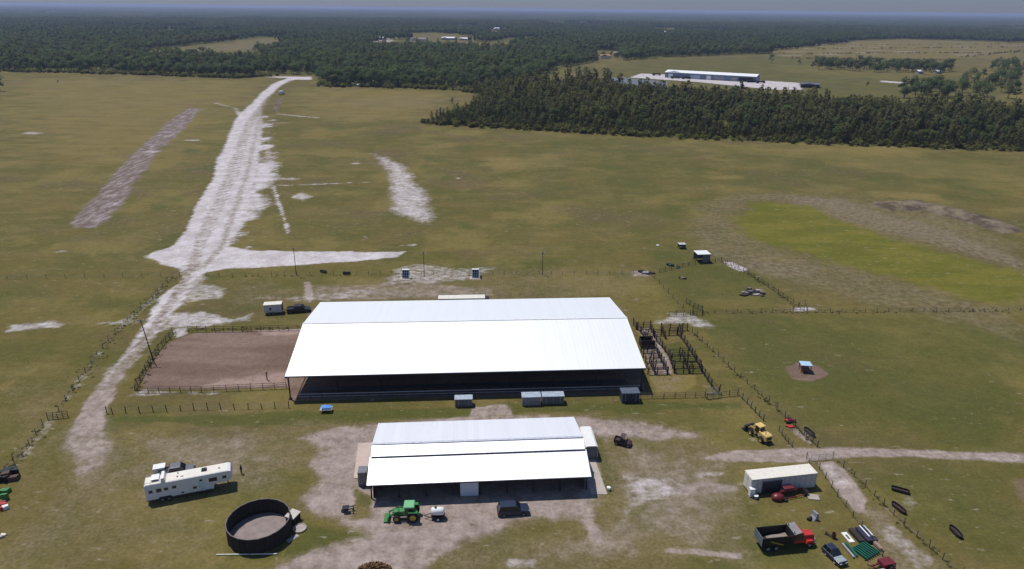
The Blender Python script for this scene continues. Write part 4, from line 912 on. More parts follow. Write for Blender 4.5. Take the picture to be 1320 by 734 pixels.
for s in (-1, 1):
    wheel(tr, -1.0, s*1.0, .92, .52, RIMY, 20); wheel(tr, 1.55, s*.9, .6, .4, RIMY, 18)
    mb = MB(); mb.box(-1.7, -.3, s*1.0-.3, s*1.0+.3, 1.88, 1.95); mb.bar((-1.7, s*1.0, 1.9), (-1.95, s*1.0, 1.5), .6, .06); mb.build('fender', GRN, tr)
    mb = MB(); mb.bar((.1, s*.6, 1.55), (1.4, s*.6, 1.75), .13, .18); mb.bar((1.4, s*.6, 1.75), (2.9, s*.6, .75), .13, .18); mb.build('loader_arm', GRN, tr)
mb = MB(); mb.prism([(2.8, .1), (3.6, .1), (3.55, .2), (3.0, .3), (2.95, .9), (2.8, .95)], -1.05, 1.05); mb.build('bucket', GRN, tr)
mb = MB(); mb.cyl((1.2, .25, 1.6), (1.2, .25, 2.35), .05, n=8); mb.build('exhaust', BLACK, tr)
mb = MB(); mb.box(-1.6, 2.1, -.3, .3, .55, .85); mb.build('chassis', STEEL, tr)
# tank trailer
p_ = at(564.5, 668); tk = thing('tank_trailer', 'small trailer carrying a white cylindrical tank behind the green tractor', 'trailer', (p_.x, p_.y, 0), ang((574, 668), (555, 668)))
mb = MB(); mb.lathe([(.02, -1.05), (.45, -1.02), (.62, -.85), (.66, 0), (.62, .85), (.45, 1.02), (.02, 1.05)], 18, 0, 'X', (0, 0, 1.35)); mb.build('tank', WHITE, tk, smooth=True)
mb = MB(); mb.cyl((.3, 0, 1.98), (.3, 0, 2.12), .2, n=12); mb.build('tank_lid', BLACK, tk)
mb = MB(); mb.box(-1.1, 1.1, -.6, .6, .5, .62); mb.bar((1.1, -.5, .56), (2.2, 0, .5), .09); mb.bar((1.1, .5, .56), (2.2, 0, .5), .09)
for xx in (-.7, .7): mb.bar((xx, -.6, .62), (xx, -.55, 1.05), .08); mb.bar((xx, .6, .62), (xx, .55, 1.05), .08)
mb.build('frame', STEEL, tk)
for s in (-1, 1): wheel(tk, -.1, s*.78, .35, .24, WHITE)
# UTV
p_ = at(803, 573); ut = thing('utility_cart', 'dark red-brown open utility cart with a cargo bed right of the smaller barn', 'utility vehicle', (p_.x, p_.y, 0), ang((792, 571), (818, 577)))
mb = MB(); mb.prism([(-1.6, .45), (-1.6, .75), (-.4, .7), (.4, .7), (.6, .95), (1.3, .85), (1.55, .6), (1.55, .35), (-1.5, .35)], -.72, .72); mb.build('body', M('utv_brown', (.06, .03, .03), .5), ut, .04)
mb = MB(); mb.box(-1.65, -.45, -.75, -.68, .75, 1.1); mb.box(-1.65, -.45, .68, .75, .75, 1.1); mb.box(-1.65, -1.58, -.68, .68, .75, 1.1); mb.box(-.52, -.45, -.68, .68, .75, 1.1); mb.build('cargo_bed', BLACK, ut)
mb = MB(); mb.box(-.35, .0, -.6, .6, .72, .9); mb.box(-.42, -.3, -.6, .6, .9, 1.4); mb.build('seat', BLACK, ut)
mb = MB()
for s in (-1, 1): mb.bar((-.45, s*.68, .75), (-.4, s*.62, 1.9), .06); mb.bar((.75, s*.68, .9), (.3, s*.62, 1.9), .06); mb.bar((-.4, s*.62, 1.9), (.3, s*.62, 1.9), .06)
mb.bar((-.4, -.62, 1.9), (-.4, .62, 1.9), .06); mb.bar((.3, -.62, 1.9), (.3, .62, 1.9), .06); mb.build('roll_cage', BLACK, ut)
mb = MB(); mb.box(-.5, .4, -.68, .68, 1.93, 1.97); mb.build('canopy', M('utv_roof', (.08, .05, .055), .5), ut)
for xx in (-1.1, 1.1):
    for s in (-1, 1): wheel(ut, xx, s*.72, .34, .26)
# wheel loader
p_ = at(977, 563); wl = thing('wheel_loader', 'yellow wheel loader with a cab and raised dark bucket on the grass beside the fence', 'loader', (p_.x, p_.y, 0), ang((990, 570), (962, 549)))
wl.scale = (.88, .88, .88)
mb = MB(); mb.prism([(-3.1, .7), (-3.15, 1.85), (-2.9, 2.0), (-.9, 2.1), (-.7, 1.2), (-.7, .7)], -.85, .85); mb.build('engine_cover', YEL, wl, .06)
mb = MB(); mb.box(-.8, 1.4, -.45, .45, .7, 1.35); mb.build('chassis', YEL, wl)
mb = MB(); mb.frus((-.95, .55, -.7, .7, 1.4), (-.85, .4, -.62, .62, 2.95)); mb.build('cab_glass', GLASS, wl)
mb = MB()
for x, a_ in ((-.95, -.85), (.55, .4)):
    for s in (-1, 1): mb.bar((x, s*.7, 1.3), (a_, s*.62, 2.95), .12)
mb.build('cab_frame', YEL, wl)
mb = MB(); mb.frus((-1.1, .7, -.85, .85, 2.95), (-1., .55, -.78, .78, 3.12)); mb.build('cab_roof', YEL, wl, .04)
for xx in (-1.9, 1.2):
    for s in (-1, 1): wheel(wl, xx, s*1.0, .72, .5, YEL, 18)
for s in (-1, 1): mb = MB(); mb.bar((.8, s*.45, 1.7), (2.0, s*.45, 1.5), .16, .3); mb.bar((2.0, s*.45, 1.5), (2.9, s*.45, .7), .16, .3); mb.build('lift_arm', YEL, wl)
mb = MB(); mb.prism([(2.7, .15), (3.9, .15), (3.9, .25), (3.1, .35), (2.9, 1.1), (3.2, 1.35), (2.75, 1.35), (2.6, .9)], -1.25, 1.25); mb.build('bucket', STEEL, wl)
mb = MB(); mb.cyl((-2.3, .3, 2.0), (-2.3, .3, 2.7), .07, n=8); mb.build('exhaust', BLACK, wl)
mb = MB(); mb.box(-3.2, -3.153, -.6, .6, 1.0, 1.7); mb.build('radiator_grille', BLACK, wl)
# dump truck
p_ = at(986, 711); dt = thing('dump_truck', 'dump truck with red cab and open black bed parked on the grass', 'truck', (p_.x, p_.y+1., 0), ang((984, 712), (1044, 706)))
mb = MB(); mb.box(-.6, 7.6, -.45, .45, .65, .95); mb.build('chassis', BLACK, dt)
bed = MB(); bx0, bx1, bw, z0, z1 = -.9, 3.9, 1.22, 1.15, 2.65
bed.box(bx0, bx1, -bw, bw, z0, z0+.1)
for s in (-1, 1): bed.box(bx0, bx1, s*bw-.05, s*bw+.05, z0+.1, z1)
bed.box(bx1, bx1+.08, -bw, bw, z0, z1+.25); bed.build('dump_bed', M('bed_black', (.020, .017, .017), .6, .3, 0, .3), dt)
mb = MB(); mb.box(bx0-.08, bx0-.002, -bw, bw, z0, z1); mb.build('tailgate', M('gate_grey', (.13, .145, .18), .5), dt)
mb = MB()
for k in range(7):
    for s in (-1, 1): xx = bx0+.3+k*.7; mb.box(xx-.04, xx+.04, s*(bw+.052), s*(bw+.12), z0, z1)
mb.build('bed_rib', BLACK, dt)
mb = MB(); mb.prism([(bx1+.1, z1+.0), (bx1+1.3, z1+.35), (bx1+1.3, z1+.42), (bx1+.1, z1+.1)], -bw, bw); mb.build('cab_guard', M('guard_grey', (.20, .19, .20), .6), dt)
mb = MB(); mb.hexa([(.6, -.9, 1.26), (3.7, -.9, 1.26), (3.7, .9, 1.26), (.6, .9, 1.26), (2.6, -.6, 1.55), (3.6, -.6, 1.75), (3.6, .6, 1.75), (2.6, .6, 1.55)]); mb.build('load', M('sand_load', (.24, .205, .175), .9), dt)
mb = MB(); mb.frus((4.3, 6.0, -1.15, 1.15, 1.0), (4.4, 5.6, -1.0, 1.0, 2.75)); mb.build('cab', RED, dt, .06)
mb = MB(); mb.hexa([(5.905, -.95, 1.75), (5.92, -.95, 1.75), (5.92, .95, 1.75), (5.905, .95, 1.75), (5.64, -.88, 2.6), (5.72, -.88, 2.6), (5.72, .88, 2.6), (5.64, .88, 2.6)]); mb.build('windshield', GLASS, dt)
for s in (-1, 1): mb = MB(); mb.hexa([(4.45, s*1.08, 1.55), (5.75, s*1.08, 1.55), (5.75, s*1.14, 1.55), (4.45, s*1.14, 1.55), (4.5, s*.98, 2.68), (5.5, s*.98, 2.68), (5.5, s*1.03, 2.68), (4.5, s*1.03, 2.68)]); mb.build('side_window', GLASS, dt)
mb = MB(); mb.frus((5.9, 7.7, -.85, .85, 1.0), (5.95, 7.6, -.6, .6, 1.95)); mb.build('hood', RED, dt, .08)
for s in (-1, 1):
    mb = MB(); mb.prism([(6.2, .9), (6.4, 1.3), (7.3, 1.3), (7.7, .8), (7.7, .65), (6.2, .65)], s*1.0-.2, s*1.0+.2); mb.build('fender', RED, dt, .04)
    mb = MB(); mb.box(7.65, 7.76, s*.72-.14, s*.72+.14, 1.1, 1.35); mb.build('headlight', LAMP, dt)
    mb = MB(); mb.cyl((4.15, s*.9, 1.0), (4.15, s*.9, 3.2), .08, n=8); mb.build('exhaust', GALV, dt)
    for xx in (.2, 1.5, 6.8): wheel(dt, xx, s*1.0, .52, .4, GALV)
mb = MB(); mb.box(7.62, 7.72, -.45, .45, .95, 1.75); mb.build('grille', BLACK, dt); mb = MB(); mb.box(7.7, 7.9, -1.15, 1.15, .5, .8); mb.build('bumper', GALV, dt)
mb = MB(); mb.bar((.4, -1.33, 2.0), (2.4, -1.33, 1.2), .12); mb.build('shovel', RIMY, dt)

# white box trailer (storage) and clutter in front of it
a, b = at(967, 638.5), at(1050, 629.5); hv = math.atan2(b.y-a.y, b.x-a.x); Lv = (b-a).length
bt = thing('storage_trailer', 'long white storage trailer body standing on the grass by the gravel track', 'trailer', a, hv)
mb = MB(); mb.box(0, Lv, 0, 2.6, .25, 3.0); mb.build('body', M('trailer_offwhite', (.55, .53, .53), .5, .4, 0, .06, dirt=(.42, .37, .32)), bt, .03)
mb = MB(); mb.box(-.04, Lv+.04, -.04, 2.64, 3.003, 3.08); mb.build('roof', CREAM, bt)
mb = MB()
for k in range(13): xx = .05+(Lv-.1)*k/12; mb.box(xx-.02, xx+.02, -.035, -.003, .3, 2.98)
mb.build('rib', GREY, bt)
mb = MB(); mb.box(1.9, 5.4, -.06, -.038, .25, 2.3); mb.build('painted_opening', M('opening_shade', (.035, .04, .055), .6), bt)  # dark sheet on the solid side, painted as the shade of an opening
mb = MB(); mb.bar((1.8, -.06, 2.4), (5.5, -.06, 2.4), .1, .2); mb.build('lintel', BLUEG, bt)
for yy in (.15, 1.35): mb = MB(); mb.box(-.06, -.003, yy, yy+1.1, .35, 2.9); mb.build('end_door', CREAM, bt)
for xx in (.6, 2., Lv-2., Lv-.6): mb = MB(); mb.box(xx-.2, xx+.2, .2, 2.4, -.05, .247); mb.build('block', CONC, bt)
def simple(name, label, cat, px, py, rz_, parts, group=None):
    p = at(px, py); t = thing(name, label, cat, p, rz_, group)
    for nm, mt, mb in parts: mb.build(nm, mt, t, .02)
    return t
mb = MB(); mb.box(-.42, .42, 0, .7, .08, 1.55); m2 = MB(); m2.box(-.46, .46, -.04, .74, 1.553, 1.62); m3 = MB(); m3.box(-.4, .4, .02, .68, 0, .08)
simple('white_fridge', 'white fridge-like cabinet at the left front corner of the storage trailer', 'cabinet', 969.5, 641.5, hv, [('body', WHITE, mb), ('lid', WHITE, m2), ('plinth', STEEL, m3)])
mb = MB(); mb.lathe([(.02, 0), (.28, 0), (.38, .55), (.4, .6)], 16); m2 = MB(); m2.lathe([(.4, .603), (.38, .66), (.02, .7)], 16)
simple('white_bucket', 'small white bucket on the grass in front of the white cabinet', 'bucket', 974, 643, 0, [('tub', M('bucket_grey', (.25, .25, .26), .5), mb), ('lid', WHITE, m2)])
mb = MB(); mb.box(0, 2.4, 0, 1.0, .5, .95); m2 = MB()
for xx in (.1, 2.3):
    for yy in (.1, .9): m2.bar((xx, yy, 0), (xx, yy, .5), .1)
m3 = MB(); m3.box(.2, 1.0, .2, .8, .953, 1.4); m3.box(1.3, 2.1, .1, .7, .953, 1.2)
simple('tool_bench', 'dark cluttered bench in the shade against the front of the storage trailer', 'bench', 984, 637, hv, [('bench_top', BLACK, mb), ('leg', STEEL, m2), ('tool_box', NAVY, m3)])
# red rake / mower
rk = thing('hay_mower', 'dark red farm mower with a rounded cover and long frame beside the storage trailer', 'farm implement', at(1002, 644), hv+.05)
mb = MB(); mb.lathe([(.9, 0), (1.05, .35), (.95, .8), (.55, 1.15), (.02, 1.25)], 16); mb.v = [(x*1.05, y*.8, z*.78+.15) for x, y, z in mb.v]; mb.build('cover', MAROON, rk, smooth=True)
mb = MB(); mb.bar((.7, .6, .9), (5.2, .9, .7), .25, .3); mb.bar((.8, -.5, .35), (5.2, -.2, .3), .12); mb.bar((5.2, .9, .6), (5.2, -.2, .35), .12); mb.build('frame_bar', MAROON, rk)
mb = MB(); mb.box(1.4, 3.2, .3, 1.3, .9, 1.6); mb.build('gearbox', M('maroon_dark', (.13, .02, .03), .5), rk, .08)
mb = MB(); mb.prism([(4.8, .1), (5.5, .1), (5.6, .9), (4.9, 1.0)], -.2, .5); mb.build('end_guard', BLACK, rk)
for s in (-.7, .9): wheel(rk, 1.0, s, .4, .25)
mb = MB(); mb.box(-.9, .9, -.7, .7, 0, .14); m2 = MB()
for k in range(6): m2.bar((-.85+k*.34, -.7, .17), (-.85+k*.34, .7, .17), .12, .06)
simple('pallet', 'grey weathered pallet on the grass by the right end of the red mower', 'pallet', 1048, 641.5, hv-.3, [('base', CONC, mb), ('slat', M('grey_slat', (.33, .30, .29), .9), m2)])
# grey statue-like item on the grass
mb = MB(); mb.prism([(-.5, 0), (.6, 0), (.5, .5), (.3, 1.25), (0, 1.3), (-.1, .6)], -.5, .5); m2 = MB(); m2.cyl((.5, 0, .25), (.5, .35, .25), .25, n=12); m3 = MB(); m3.cyl((-1.2, 0, .2), (-.4, .2, .35), .3, .2, n=9)
simple('cement_mixer', 'small grey portable mixer standing alone on the grass between dump truck and storage trailer', 'mixer', 1049, 669, .4, [('hood', GREY, mb), ('wheel', RUBBER, m2), ('motor', DWOOD, m3)])
# stacked materials by the lane
def sheets(name, label, px, py, rz_, L_, W_, n, mat, th=.06, z0=.1, gap=.02, wave=0):
    t = thing(name, label, 'stack', at(px, py), rz_)
    mb = MB(); mb.box(-L_/2+.1, -L_/2+.3, -W_/2, W_/2, -.03, z0); mb.box(L_/2-.3, L_/2-.1, -W_/2, W_/2, -.03, z0); mb.build('skid', DWOOD, t)
    for k in range(n):
        mb = MB(); dx, dy = random.uniform(-.06, .06), random.uniform(-.05, .05)
        if wave:
            for j in range(wave): yy = -W_/2+W_*j/wave; mb.prism([(0, 0)]*3, 0, 0) if False else mb.hexa([(-L_/2+dx, yy, z0+k*(th+gap)), (L_/2+dx, yy, z0+k*(th+gap)), (L_/2+dx, yy+W_/wave*.5, z0+k*(th+gap)), (-L_/2+dx, yy+W_/wave*.5, z0+k*(th+gap)), (-L_/2+dx, yy, z0+k*(th+gap)+th), (L_/2+dx, yy, z0+k*(th+gap)+th), (L_/2+dx, yy+W_/wave*.5, z0+k*(th+gap)+th*2), (-L_/2+dx, yy+W_/wave*.5, z0+k*(th+gap)+th*2)])
        else: mb.box(-L_/2+dx, L_/2+dx, -W_/2+dy, W_/2+dy, z0+k*(th+gap), z0+k*(th+gap)+th)
        mb.build('sheet', mat, t)
    return t
GREENS = M('green_panel', (.022, .135, .088), .5, .4, .1, .25, 1.2); hs_ = ang((1098, 702), (1112, 718))
hp_ = ang((1100, 711), (1131, 707))
sheets('panel_stack', 'stack of bright green metal panels lying by the lane', 1115, 712, hp_+R(90)+R(20), 2.6, 3.2, 5, GREENS, .05, wave=7)
for k, (px, py, Lx, mt, lb) in enumerate(((1093, 711, 2.9, GREY, 'long grey pipe left of the green panels'), (1097, 710, 2.7, GREENS, 'thin green strip lying between pipe and green panels'))):
    sheets('pipe_bundle', lb, px, py, hs_, Lx, .28, 2, mt, .12)
fr_ = thing('hollow_panel', 'white rectangular frame with an open middle lying on the grass near the green panels', 'frame', at(1093, 693.5), hs_)
mb = MB(); mb.box(-1.1, 1.1, -.45, -.2, .02, .14); mb.box(-1.1, 1.1, .2, .45, .02, .14); mb.box(-1.1, -.55, -.2, .2, .02, .14); mb.box(.45, 1.1, -.2, .2, .02, .14); mb.build('rim', WHITE, fr_)
sheets('board_stack', 'stack of dark brown boards between white frame and navy sheets', 1104, 693, hs_, 2.9, .9, 5, DWOOD, .08)
sheets('navy_stack', 'stack of dark navy sheets with pale strips on top', 1116, 692, hs_, 3.1, 1.7, 6, M('navy_sheet', (.03, .03, .055), .5), .08)
for px, py in ((1113, 690), (1118, 689)): sheets('pale_plank', ('pale plank on the left of the navy sheets' if px < 1115 else 'pale plank on the middle of the navy sheets'), px, py, hs_, 2.5, .2, 1, WHITE, .06, z0=.74) 
sheets('plank_stack', 'short stack of pinkish brown planks at the right end of the green panels', 1130, 705, hs_, 1.9, .5, 4, M('pink_plank', (.34, .23, .18), .8), .09)
bs = thing('burn_barrel', 'rusty dark barrel standing above the dark blue car', 'barrel', at(1074, 694), 0)
mb = MB(); mb.lathe([(.02, .05), (.32, 0), (.33, .3), (.35, .32), (.33, .34), (.33, .6), (.35, .62), (.33, .64), (.33, .95), (.28, .95), (.28, .3)], 16); mb.build('drum', M('rust', (.10, .045, .03), .85), bs)
mb = MB(); mb.bar((-.3, .3, 0), (-.9, .9, .12), .3); mb.bar((-.2, .5, .0), (-.6, 1.3, .1), .2); mb.build('scrap', DWOOD, bs)
# bottom right maroon implement with white tank
mi = thing('seed_spreader', 'maroon farm implement with a white drum at the bottom edge near the lane', 'farm implement', at(1138, 739), .3)
mb = MB(); mb.bar((-1.5, 0, .4), (2.2, .2, .4), .2); mb.bar((-1., 1.2, .5), (2.2, 1.4, .5), .2); mb.bar((0, 0, .4), (-1.4, 1.6, .5), .12); mb.box(.3, 2.3, .2, 1.6, .5, 1.1); mb.build('frame_bar', MAROON, mi)
mb = MB(); mb.lathe([(.02, 0), (.45, .05), (.55, .3), (.55, .7), (.4, .85), (.02, .9)], 16, 0, 'Z', (-.6, -.6, .3)); mb.build('drum', WHITE, mi, smooth=True)
for s in (-.1, 1.6): wheel(mi, 1.4, s, .42, .25)

# troughs and feeders
def trough(px, py, rz_, L_, label, oval=True, name='feed_trough'):
    t = thing(name, label, 'trough', at(px, py), rz_, 'black feed troughs in the right pasture'); mb = MB(); n = 28
    def ring(sx, sy, z):
        out = []
        for k in range(n):
            a = 2*math.pi*k/n; c, s = math.cos(a), math.sin(a); e = .35 if not oval else .75
            out.append((sx*math.copysign(abs(c)**e, c), sy*math.copysign(abs(s)**e, s), z))
        return out
    rs = [ring(L_/2*.92, .42, 0), ring(L_/2, .5, .6), ring(L_/2*.95, .42, .6), ring(L_/2*.88, .34, .14)]
    vs = [p for r in rs for p in r]; fs = [(k*n+i, k*n+(i+1) % n, (k+1)*n+(i+1) % n, (k+1)*n+i) for k in range(3) for i in range(n)]+[tuple(3*n+i for i in range(n))]
    mb.add(vs, fs); mb.build('tub', BLACK, t)
    mb = MB(); mb.add(ring(L_/2*.9, .37, .3), [tuple(range(n))]); mb.build('feed', M('trough_feed', (.085, .075, .075) if oval else (.05, .025, .02), .8), t)
    for s in (-.6, .6): mb = MB(); mb.box(s*L_/2-.06, s*L_/2+.06, -.5, .5, -.02, .1); mb.build('skid', DWOOD, t)
    return t
trough(1160, 634, ang((1150, 631), (1172, 637)), 2.8, 'squarish dark brown feed trough, uppermost of the three on the right pasture', False)
trough(1158, 657, ang((1150, 650), (1167, 664)), 2.9, 'long oval black trough just inside the lane fence')
trough(1231.5, 688, ang((1224, 680), (1240, 697)), 2.8, 'long oval black trough alone farthest right in the pasture')
trough(1043, 559, ang((1036, 552), (1052, 566)), 3.0, 'oval black trough by the fence just above the gravel track')
for px, py, a_, l in ((417, 351.5, -.5, 'short tilted black trough in the grass left of the other beyond the largest barn'), (447, 353.5, 0, 'straight black trough in the grass beyond the largest barn')): trough(px, py, a_, 2.4, l, False)
def shade(px, py, sx, sy, h, label, roofm, rz_, side=None, name='loafing_shed'):
    t = thing(name, label, 'shelter', at(px, py), rz_)
    mb = MB(); mb.frus((-sx/2-.2, sx/2+.2, -sy/2-.2, sy/2+.2, h), (-sx/2-.2, sx/2+.2, -sy/2-.2, sy/2+.2, h+.12)); mb.build('roof', roofm, t)
    for a_ in (-1, 1):
        for b_ in (-1, 1): mb = MB(); mb.box(a_*sx/2-.07, a_*sx/2+.07, b_*sy/2-.07, b_*sy/2+.07, 0, h); mb.build('post', WOOD_, t)
    if side:
        mb = MB(); mb.box(-sx*.1, sx/2-.08, -sy/2-.05, -sy/2+.05, .25, h-.05); mb.box(sx/2-.05, sx/2+.05, -sy/2+.08, sy/2-.08, .25, h-.05); mb.box(-sx/2+.08, sx/2-.08, sy/2-.05, sy/2+.05, .25, h-.05); mb.build('wall', side, t)
    return t
shade(904, 337, 4.0, 3.6, 2.9, 'white roofed square shelter with grey walls at the bend of the pasture fence', WHITE, .12, M('shed_grey', (.16, .17, .18), .6))
shade(878.5, 320, 2.0, 1.8, 1.5, 'small grey shelter with a pale top behind the white roofed shelter', M('light_grey', (.45, .47, .48), .5), .1, M('shed_dark', (.07, .075, .08), .6))
fd = shade(1037, 478.5, 2.0, 1.8, 1.8, 'cattle feeder with a pale blue roof on a patch of red dirt', SKYB, -.1, None, 'cattle_feeder')
mb = MB(); mb.frus((-.75, .75, -.65, .65, .35), (-.9, .9, -.8, .8, .85)); mb.build('feed_bin', M('rust_bin', (.22, .10, .06), .7), fd)
# dark clutter by the cross fence
def clutter(name, px, py, s, label, mats, n=6, cat='scrap pile', flat=.5):
    t = thing(name, label, cat, at(px, py), random.uniform(-.3, .3)); g = np.random.default_rng(int(px*7+py))
    for k in range(n):
        mb = MB(); x, y = g.normal(0, s*.32, 2); a_ = g.uniform(0, 3.1); l = s*g.uniform(.25, .55); h = s*flat*g.uniform(.2, .6); l *= .6 if n > 20 else 1.
        mb.hexa([(x+math.cos(a_+q)*l*(.6+.4*(i_ % 2)), y+math.sin(a_+q)*l*.5, z) for z in (-.03, h) for i_, q in enumerate((0, 1.4, 3.0, 4.6))]); mb.build('piece', mats[k % len(mats)], t, .03)
    return t
clutter('scrap_heap', 832, 352, 2.6, 'dark heap of posts and scrap where two fences meet beyond the largest barn', [DWOOD, STEEL, GREY])
clutter('tarp_heap', 866, 343, 2.4, 'dark heap with a bluish edge left of the white roofed shelter', [BLACK, M('teal_tarp', (.06, .14, .16), .6), DWOOD])
clutter('feed_bale', 879, 360, 1.8, 'small dark bale heap in the grass below the white roofed shelter', [DWOOD, M('hay', (.28, .22, .15), .9)])
clutter('rubble_heap', 968, 378, 4.2, 'spread grey and black rubble heap in the fenced pasture', [M('dull_grey', (.17, .16, .16), .9), DWOOD, BLACK, M('pale_stone', (.32, .29, .27), .9), DWOOD], 26, flat=.22)
clutter('red_implement', 1016, 546, 2.4, 'red implement lying by the fence beyond the yellow loader', [RED, BLACK, MAROON], 5, 'farm implement')
clutter('dark_pile', 9, 620, 3.4, 'tangled dark brown implement at the left edge of the photo', [DWOOD, BLACK, M('rust2', (.10, .06, .045), .8)], 12, 'farm implement', .8)
clutter('green_mower', 1, 641, 2.2, 'dark green machine cut by the left edge of the photo', [GRN, BLACK, GRN], 6, 'machine', 1.)
clutter('red_tank', 1.5, 657, 1.7, 'red machine with a white cap at the left edge of the photo', [RED, WHITE, MAROON], 6, 'machine', .9)
clutter('pale_block', 1.5, 691, 1.3, 'pale concrete block at the left edge of the photo lowest of the row', [CONC, CREAM], 3, 'block', .5)
clutter('white_lump', 848, 317.5, 1.5, 'white lump lying in the grass left of the small grey shelter', [WHITE, CREAM], 2, 'block', .4)

# white-framed blue grid panels on pads (two)
def grid_panel(px, py, label):
    t = thing('solar_panel', label, 'solar panel', at(px, py), ang((515, 358), (620, 358)), 'white framed grid panels beyond the largest barn')
    mb = MB(); mb.box(-1.7, 1.5, -1.3, 1.3, -.05, .16); mb.build('pad', CONC, t)
    mb = MB(); mb.hexa([(-1.05, -.5, .35), (1.05, -.5, .35), (1.05, -.42, .3), (-1.05, -.42, .3), (-1.05, .5, 2.65), (1.05, .5, 2.65), (1.05, .58, 2.6), (-1.05, .58, 2.6)]); mb.build('frame', WHITE, t)
    for i_ in range(3):
        for j_ in range(3):
            x0 = -.92+i_*.64; f0, f1 = .05+j_*.31, .32+j_*.31; mb = MB()
            q = lambda x, f: (x, -.5+f-.012, .35+2.3*f)
            q2 = lambda x, f: (x, -.5+f-.03, .358+2.3*f)
            mb.hexa([q(x0, f0), q(x0+.56, f0), q(x0+.56, f1), q(x0, f1), q2(x0, f0), q2(x0+.56, f0), q2(x0+.56, f1), q2(x0, f1)]); mb.build('cell', M('cell_blue', (.045, .06, .11), .15, .7), t)
    for s in (-1, 1): mb = MB(); mb.bar((s*.9, .5, .1), (s*.9, .55, 2.5), .1); mb.bar((s*.9, -.45, .1), (s*.9, -.45, .4), .1); mb.build('leg', GALV, t)
    mb = MB(); mb.box(-1.05, 1.05, .2, 1.1, 2.66, 2.72); mb.build('cap', WHITE, t); return t
grid_panel(523, 359.5, 'white-framed dark blue grid panel on a pad, left one of the pair')
grid_panel(613, 359, 'white-framed dark blue grid panel on a pad, right one with a dark drum')
simple('black_drum', 'black drum beside the right-hand grid panel', 'drum', 620, 359.5, 0, [('barrel', BLACK, MB().lathe([(.02, 0), (.32, 0), (.32, .95), (.02, .95)], 14))])
simple('stub_post', 'short dark post with a cap standing in the pale front corner of the riding arena', 'post', 344.5, 490, 0, [('shaft', DWOOD, MB().cyl((0, 0, -.1), (0, 0, 1.7), .12, n=8)), ('cap', STEEL, MB().box(-.2, .2, -.2, .2, 1.703, 1.85))])
# light poles
def pole(px, pyb, pyt, label, lean=0., rads=.11, n_lamps=2):
    b = at(px, pyb); zc = (b-Vector((0, 0, HC))).length; h = (pyb-pyt)*zc/F/math.cos(math.atan2(HC, b.xy.length))
    t = thing('light_pole', label, 'light pole', b, 0, 'tall light poles'); mb = MB(); mb.cyl((0, 0, -.1), (lean, 0, h), rads, rads*.6, 8); mb.build('pole', DWOOD, t)
    mb = MB(); mb.bar((lean-.7, 0, h-.3), (lean+.7, 0, h-.3), .09)
    mb.build('crossarm', DWOOD, t)
    for k in range(n_lamps): mb = MB(); xx = lean-.6+1.2*k/max(1, n_lamps-1); mb.frus((xx-.2, xx+.2, -.3, .05, h-.25), (xx-.14, xx+.14, -.15, .1, h+.05)); mb.build('lamp_head', GREY, t)
    return t
pole(382, 355, 322, 'tall thin light pole beside the side branch of the white road')
pole(547, 357, 326, 'tall thin light pole between the two blue grid panels')
pole(699, 354, 326, 'tall thin light pole alone to the right of both grid panels')
pole(198, 466, 419, 'leaning light pole by the left corner of the outdoor arena', -1.1, .14)

# ------------------------------------------------------------------ fences
def densify(pts, sp):
    out = []
    for a, b in zip(pts[:-1], pts[1:]):
        n = max(1, int(round((b-a).length/sp)))
        out += [a+(b-a)*(k/n) for k in range(n)]
    return out+[pts[-1]]
POST = {}
def post_mesh(h, w, mat):
    k = (h, w, mat.name)
    if k not in POST: POST[k] = MB().cyl((0, 0, -.2), (0, 0, h), w/2, w*.46, 6).mesh('post', mat)
    return POST[k]
def fence(name, label, runs, sp, h, w, rails, rr, mat, railmat=None, cat='fence', rail_name='wire'):
    runs = [[at(*q) for q in r] for r in runs]; o = runs[0][0]; t = thing(name, label, cat, o); g = random.Random(len(label)*31+int(o.x))
    for r in runs:
        ps = densify(r, sp); mb = MB()
        for p in ps:
            c = obj('post', post_mesh(h, w, mat), t); c.location = p-o+Vector((g.uniform(-.05, .05), g.uniform(-.05, .05), 0)); c.scale = (1, 1, g.uniform(.82, 1.12)); c.rotation_euler = (g.uniform(-.08, .08), g.uniform(-.08, .08), 0)
        for z in rails:
            for a, b in zip(ps[:-1], ps[1:]): mb.bar(a-o+Vector((0, 0, z)), b-o+Vector((0, 0, z)), rr)
        if rails: mb.build(rail_name, railmat or mat, t)
    return t
PGREY = M('post_grey', (.085, .074, .064), .9, .15, 0, .25, 3)
WIRE = M('wire', (.18, .16, .15), .6, .4, .4)
fence('wire_fence', 'post and wire fence crossing the pasture left of the white road', [[(-40, 361), (60, 359.5), (232, 357)]], 5.2, 1.35, .12, (.5, 1.0), .025, PGREY, WIRE)
fence('wire_fence', 'post and wire fence crossing beyond the largest barn right of the white road', [[(266, 357), (400, 356), (520, 354)], [(528, 355), (620, 355), (740, 354), (832, 353)]], 3.6, 1.35, .12, (.5, 1.0), .025, PGREY, WIRE)
fence('wire_fence', 'overgrown post and wire fence following the left side of the road', [[(222, 358), (197, 385), (165, 415), (140, 440), (110, 480), (76, 530)]], 4.2, 1.35, .13, (.5, 1.0), .03, PGREY, WIRE)
fence('wire_fence', 'post and wire fence running down the left edge below the gate', [[(55, 548), (38, 573), (18, 596), (4, 612)]], 3.8, 1.35, .13, (.5, 1.0), .03, PGREY, WIRE)
fence('wire_fence', 'post fence from the road to the left front of the largest barn', [[(138, 533), (145, 534), (250, 529), (372, 526)]], 2.5, 1.45, .17, (.5, 1.05), .03, DWOOD, WIRE)
